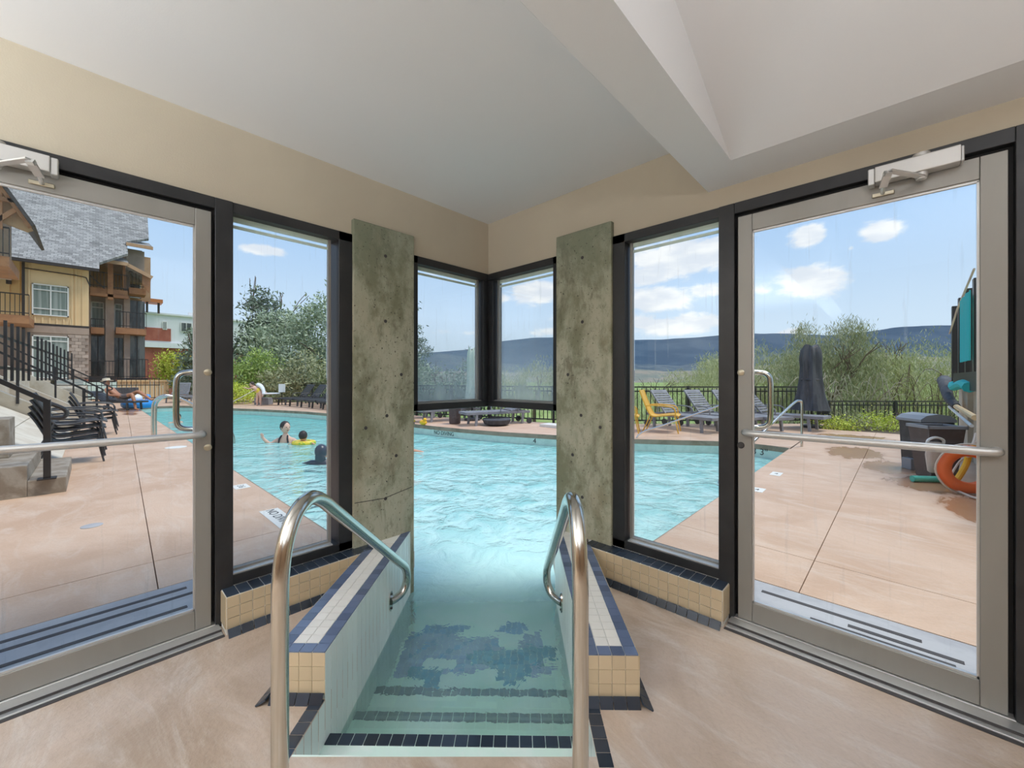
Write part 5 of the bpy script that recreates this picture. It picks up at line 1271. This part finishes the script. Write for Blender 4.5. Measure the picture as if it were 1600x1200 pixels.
def add_hand(pts, edges, wrist_i, d, up, side, s=1.0):
    P_, E_ = hand_pts(pts[wrist_i][:3], d, up, side, s); o = len(pts); pts += P_
    edges += [(wrist_i, o)] + [(a + o, b + o) for a, b in E_]

# swimmer holding a child in a yellow float
WZ = -.255
p1 = thing('person', 'person with short dark hair chest deep in the pool, reaching to a child', 'person', (*cw(-5.45, 9.6), WZ), YAW)
pts = [(0, 0, -.45, .15, .10), (0, 0, -.15, .17, .11), (0, 0, .04, .17, .10), (0, -.01, .15, .07), (0, -.01, .25, .055),
       (.19, 0, .05, .06), (.36, -.10, -.02, .045), (.52, -.18, .0, .036), (-.19, 0, .05, .06), (-.32, -.08, -.04, .048), (-.44, -.14, .09, .036)]
ed = [(0, 1), (1, 2), (2, 3), (3, 4), (2, 5), (5, 6), (6, 7), (2, 8), (8, 9), (9, 10)]
add_hand(pts, ed, 7, (1, -.3, 0), (0, 0, 1), (0, 1, 0)); add_hand(pts, ed, 10, (-.3, -.2, 1), (0, -1, 0), (1, 0, 0))
skinned('body', pts, ed, 'fair_skin', p1)
sw = MB(); sw.tube(catmull([(-.12, -.09, -.06), (-.10, -.10, .08), (-.07, -.04, .17)], 3), .018, 6); sw.tube(catmull([(.12, -.09, -.06), (.10, -.10, .08), (.07, -.04, .17)], 3), .018, 6); sw.lathe([(.165, -.20), (.185, -.10), (.16, -.04)], n=20, sy=.72); sw.build('swimsuit', 'dark_swimwear', p1, smooth=True)
head(p1, (0, -.01, .36), R(-30), 'dark_hair', 'fair_skin', .125)
p2 = thing('person', 'small child with dark hair floating in yellow armbands beside the swimmer', 'person', (*cw(-4.88, 9.35), WZ), YAW)
pts = [(0, 0, -.30, .10), (0, 0, -.05, .11), (0, 0, .04, .10), (0, 0, .11, .045), (.12, -.02, .03, .038), (.22, -.08, .03, .028), (-.12, -.02, .03, .038), (-.22, -.06, .03, .028)]
ed = [(0, 1), (1, 2), (2, 3), (2, 4), (4, 5), (2, 6), (6, 7)]
add_hand(pts, ed, 5, (1, -.4, 0), (0, 0, 1), (0, 1, 0), .7); add_hand(pts, ed, 7, (-1, -.4, 0), (0, 0, 1), (0, 1, 0), .7)
skinned('body', pts, ed, 'skin', p2)
head(p2, (0, -.03, .19), R(100), 'dark_hair', 'skin', .105)
vs = [((.20 + .07 * math.cos(b_)) * math.cos(a_), (.20 + .07 * math.cos(b_)) * math.sin(a_) * .8, .03 + .055 * math.sin(b_)) for a_ in [2 * math.pi * i / n for i in range(n)] for b_ in [2 * math.pi * j / mm for j in range(mm)]]
MB().add(vs, [(i * mm + j, i * mm + (j + 1) % mm, ((i + 1) % n) * mm + (j + 1) % mm, ((i + 1) % n) * mm + j) for i in range(n) for j in range(mm)]).build('float_ring', 'yellow_float', p2, smooth=True)
p3 = thing('person', 'swimmer seen from behind with wet dark hair next to the window edge', 'person', (*cw(-3.42, 7.15), WZ), YAW)
pts = [(0, 0, -.40, .15, .10), (0, 0, -.10, .17, .11), (0, 0, -.0, .16, .10), (0, 0, .08, .07), (0, 0, .13, .06), (-.18, 0, .02, .055), (-.34, .06, -.03, .045), (-.50, .12, -.06, .036), (.18, 0, .0, .055), (.34, .08, -.08, .045), (.5, .15, -.12, .036)]
ed = [(0, 1), (1, 2), (2, 3), (3, 4), (2, 5), (5, 6), (6, 7), (2, 8), (8, 9), (9, 10)]
add_hand(pts, ed, 7, (-1, .3, 0), (0, 0, 1), (0, 1, 0)); add_hand(pts, ed, 10, (1, .3, 0), (0, 0, 1), (0, 1, 0))
skinned('body', pts, ed, 'wet_dark', p3); head(p3, (0, .02, .20), R(90), 'wet_dark', 'skin', .125, 'long')
p4 = thing('person', 'swimmer almost hidden behind the left pillar edge', 'person', (*cw(-2.22, 8.4), WZ), YAW)
pts = [(0, 0, -.40, .15, .10), (0, 0, -.10, .16, .11), (0, 0, .0, .15, .1), (0, 0, .10, .06), (.18, -.02, .0, .05), (.34, -.06, -.02, .04), (-.18, 0, 0, .05), (-.3, 0, -.08, .04)]
ed = [(0, 1), (1, 2), (2, 3), (2, 4), (4, 5), (2, 6), (6, 7)]; add_hand(pts, ed, 5, (1, -.2, -.1), (0, 0, 1), (0, 1, 0))
skinned('body', pts, ed, 'skin', p4); head(p4, (-.02, 0, .22), R(-60), 'brown_hair', 'skin', .115)
p5 = thing('person', 'small swimmer head near the left end of the pool by the grab rails', 'person', (-15.6, -.3, WZ), 0)
pts = [(0, 0, -.35, .14), (0, 0, -.05, .16, .1), (0, 0, .06, .06), (0, .17, -.02, .05), (0, -.17, -.02, .05), (.1, -.3, -.05, .04)]
skinned('body', pts, [(0, 1), (1, 2), (1, 3), (1, 4), (4, 5)], 'skin', p5); head(p5, (0, 0, .18), R(0), 'dark_hair', 'skin', .12)

# sunbather reclining on the lounger, head to the left, one knee raised over the edge
p6 = thing('person', 'bare chested sunbather in a straw hat and grey shorts reclining on a lounger', 'person', (*cw(X0, Y0), 0), YAW)
pts = [(0, 0, .52, .13, .10), (-.20, 0, .58, .125, .095), (-.42, 0, .76, .15, .10), (-.56, 0, .89, .13, .08), (-.60, -.0, .95, .055), (-.64, 0, 1.02, .05),
       (.10, -.10, .52, .10), (.48, -.12, .66, .075), (.62, -.16, .34, .055), (.70, -.20, .06, .038), (.86, -.24, .035, .032),
       (.10, .10, .52, .10), (.52, .10, .76, .078), (.92, .02, .56, .055), (1.22, -.04, .40, .036), (1.36, -.06, .46, .030),
       (-.52, -.20, .82, .055), (-.30, -.28, .62, .042), (-.02, -.24, .60, .034), (-.56, .20, .84, .055), (-.78, .26, .82, .042), (-.72, .12, 1.02, .034)]
ed = [(0, 1), (1, 2), (2, 3), (3, 4), (4, 5), (0, 6), (6, 7), (7, 8), (8, 9), (9, 10), (0, 11), (11, 12), (12, 13), (13, 14), (14, 15), (3, 16), (16, 17), (17, 18), (3, 19), (19, 20), (20, 21)]
add_hand(pts, ed, 18, (1, .1, -.05), (0, 0, 1), (0, 1, 0)); add_hand(pts, ed, 21, (.3, -.5, .4), (0, 0, 1), (1, 0, 0))
skinned('body', pts, ed, 'tanned_skin', p6)
head(p6, (-.66, 0, 1.10), R(-10), 'dark_hair', 'tanned_skin', .115, pitch=R(10))
mb = MB(); mb.T = Matrix.Translation((-.68, 0, 1.19)) @ Matrix.Rotation(R(-8), 4, 'Y'); mb.lathe([(.0, 0), (.21, -.01), (.22, 0), (.125, .02), (.115, .10), (0, .12)], n=20); mb.build('hat', 'hat_straw', p6, smooth=True)
skinned('shorts', [(-.08, 0, .545, .145, .115), (.03, 0, .53, .15, .12), (.12, -.10, .535, .11), (.36, -.115, .62, .095), (.12, .10, .535, .11), (.36, .105, .67, .098)], [(0, 1), (1, 2), (2, 3), (1, 4), (4, 5)], 'grey_shorts', p6)

# child standing at the far pool edge wrapped in a pale towel
p7 = thing('person', 'child in a yellow swimsuit bending at the far pool edge with a pale towel', 'person', (*cw(-12.05, 19.0), 0), YAW)
pts = [(0, 0, .56, .10), (-.03, -.02, .72, .10), (-.12, -.05, .88, .11), (-.20, -.07, .93, .05), (.07, 0, .52, .07), (.08, -.03, .28, .05), (.08, 0, .04, .034), (.10, -.10, .025, .03), (-.07, 0, .52, .07), (-.08, -.03, .28, .05), (-.09, 0, .04, .034), (-.07, -.1, .025, .03),
       (-.20, -.16, .86, .04), (-.38, -.2, .80, .032), (-.55, -.2, .86, .026), (-.10, .08, .88, .04), (.04, .1, .72, .032), (.14, .02, .62, .026)]
ed = [(0, 1), (1, 2), (2, 3), (0, 4), (4, 5), (5, 6), (6, 7), (0, 8), (8, 9), (9, 10), (10, 11), (2, 12), (12, 13), (13, 14), (2, 15), (15, 16), (16, 17)]
add_hand(pts, ed, 14, (-1, 0, .2), (0, 0, 1), (0, 1, 0), .8); add_hand(pts, ed, 17, (1, -.2, -.4), (0, 0, 1), (0, 1, 0), .8)
skinned('body', pts, ed, 'fair_skin', p7); head(p7, (-.28, -.09, 1.00), R(-110), 'brown_hair', 'fair_skin', .11, pitch=R(-25))
skinned('swimsuit', [(0, 0, .55, .125), (-.03, -.02, .72, .118), (-.10, -.04, .84, .12)], [(0, 1), (1, 2)], 'yellow_swimwear', p7)
skinned('towel', [(-.16, .03, 1.02, .17, .12), (.05, .06, .95, .17, .10), (.17, .05, .75, .13, .07), (.20, .03, .55, .10, .05)], [(0, 1), (1, 2), (2, 3)], 'pale_towel', p7)
p8 = thing('person', 'child in white sitting low behind the one in yellow across the pool', 'person', (*cw(-12.35, 19.7), 0), YAW)
pts = [(0, 0, .40, .11), (0, -.02, .62, .12), (0, -.02, .78, .05), (.08, -.25, .42, .06), (.08, -.30, .10, .04), (-.08, -.25, .42, .06), (-.09, -.30, .10, .04), (.14, -.03, .66, .04), (.34, -.2, .58, .03), (-.14, -.03, .66, .04), (-.3, -.2, .70, .03)]
ed = [(0, 1), (1, 2), (0, 3), (3, 4), (0, 5), (5, 6), (1, 7), (7, 8), (1, 9), (9, 10)]
add_hand(pts, ed, 8, (1, -.3, 0), (0, 0, 1), (0, 1, 0), .8); add_hand(pts, ed, 10, (-1, -.3, .2), (0, 0, 1), (0, 1, 0), .8)
skinned('body', pts, ed, 'fair_skin', p8); head(p8, (0, -.02, .90), R(-60), 'dark_hair', 'fair_skin', .11)
skinned('shirt', [(0, 0, .42, .135), (0, -.02, .62, .14)], [(0, 1)], 'pale_towel', p8)
MB().box(-.35, -.2, 0, .35, .2, .34).build('bench', 'grey_resin', thing('low_bench', 'low grey bench under the child in white', 'bench', (*cw(-12.3, 19.75), 0), YAW), bevel=.02)
MB().lathe([(0, .35), (.38, .36), (.40, .40), (.30, .42), (0, .42)], (*cw(-11.6, 19.2), .18), 20).build('white_float', 'float_white', smooth=True, label='flat white float beside the child across the pool', cat='float')
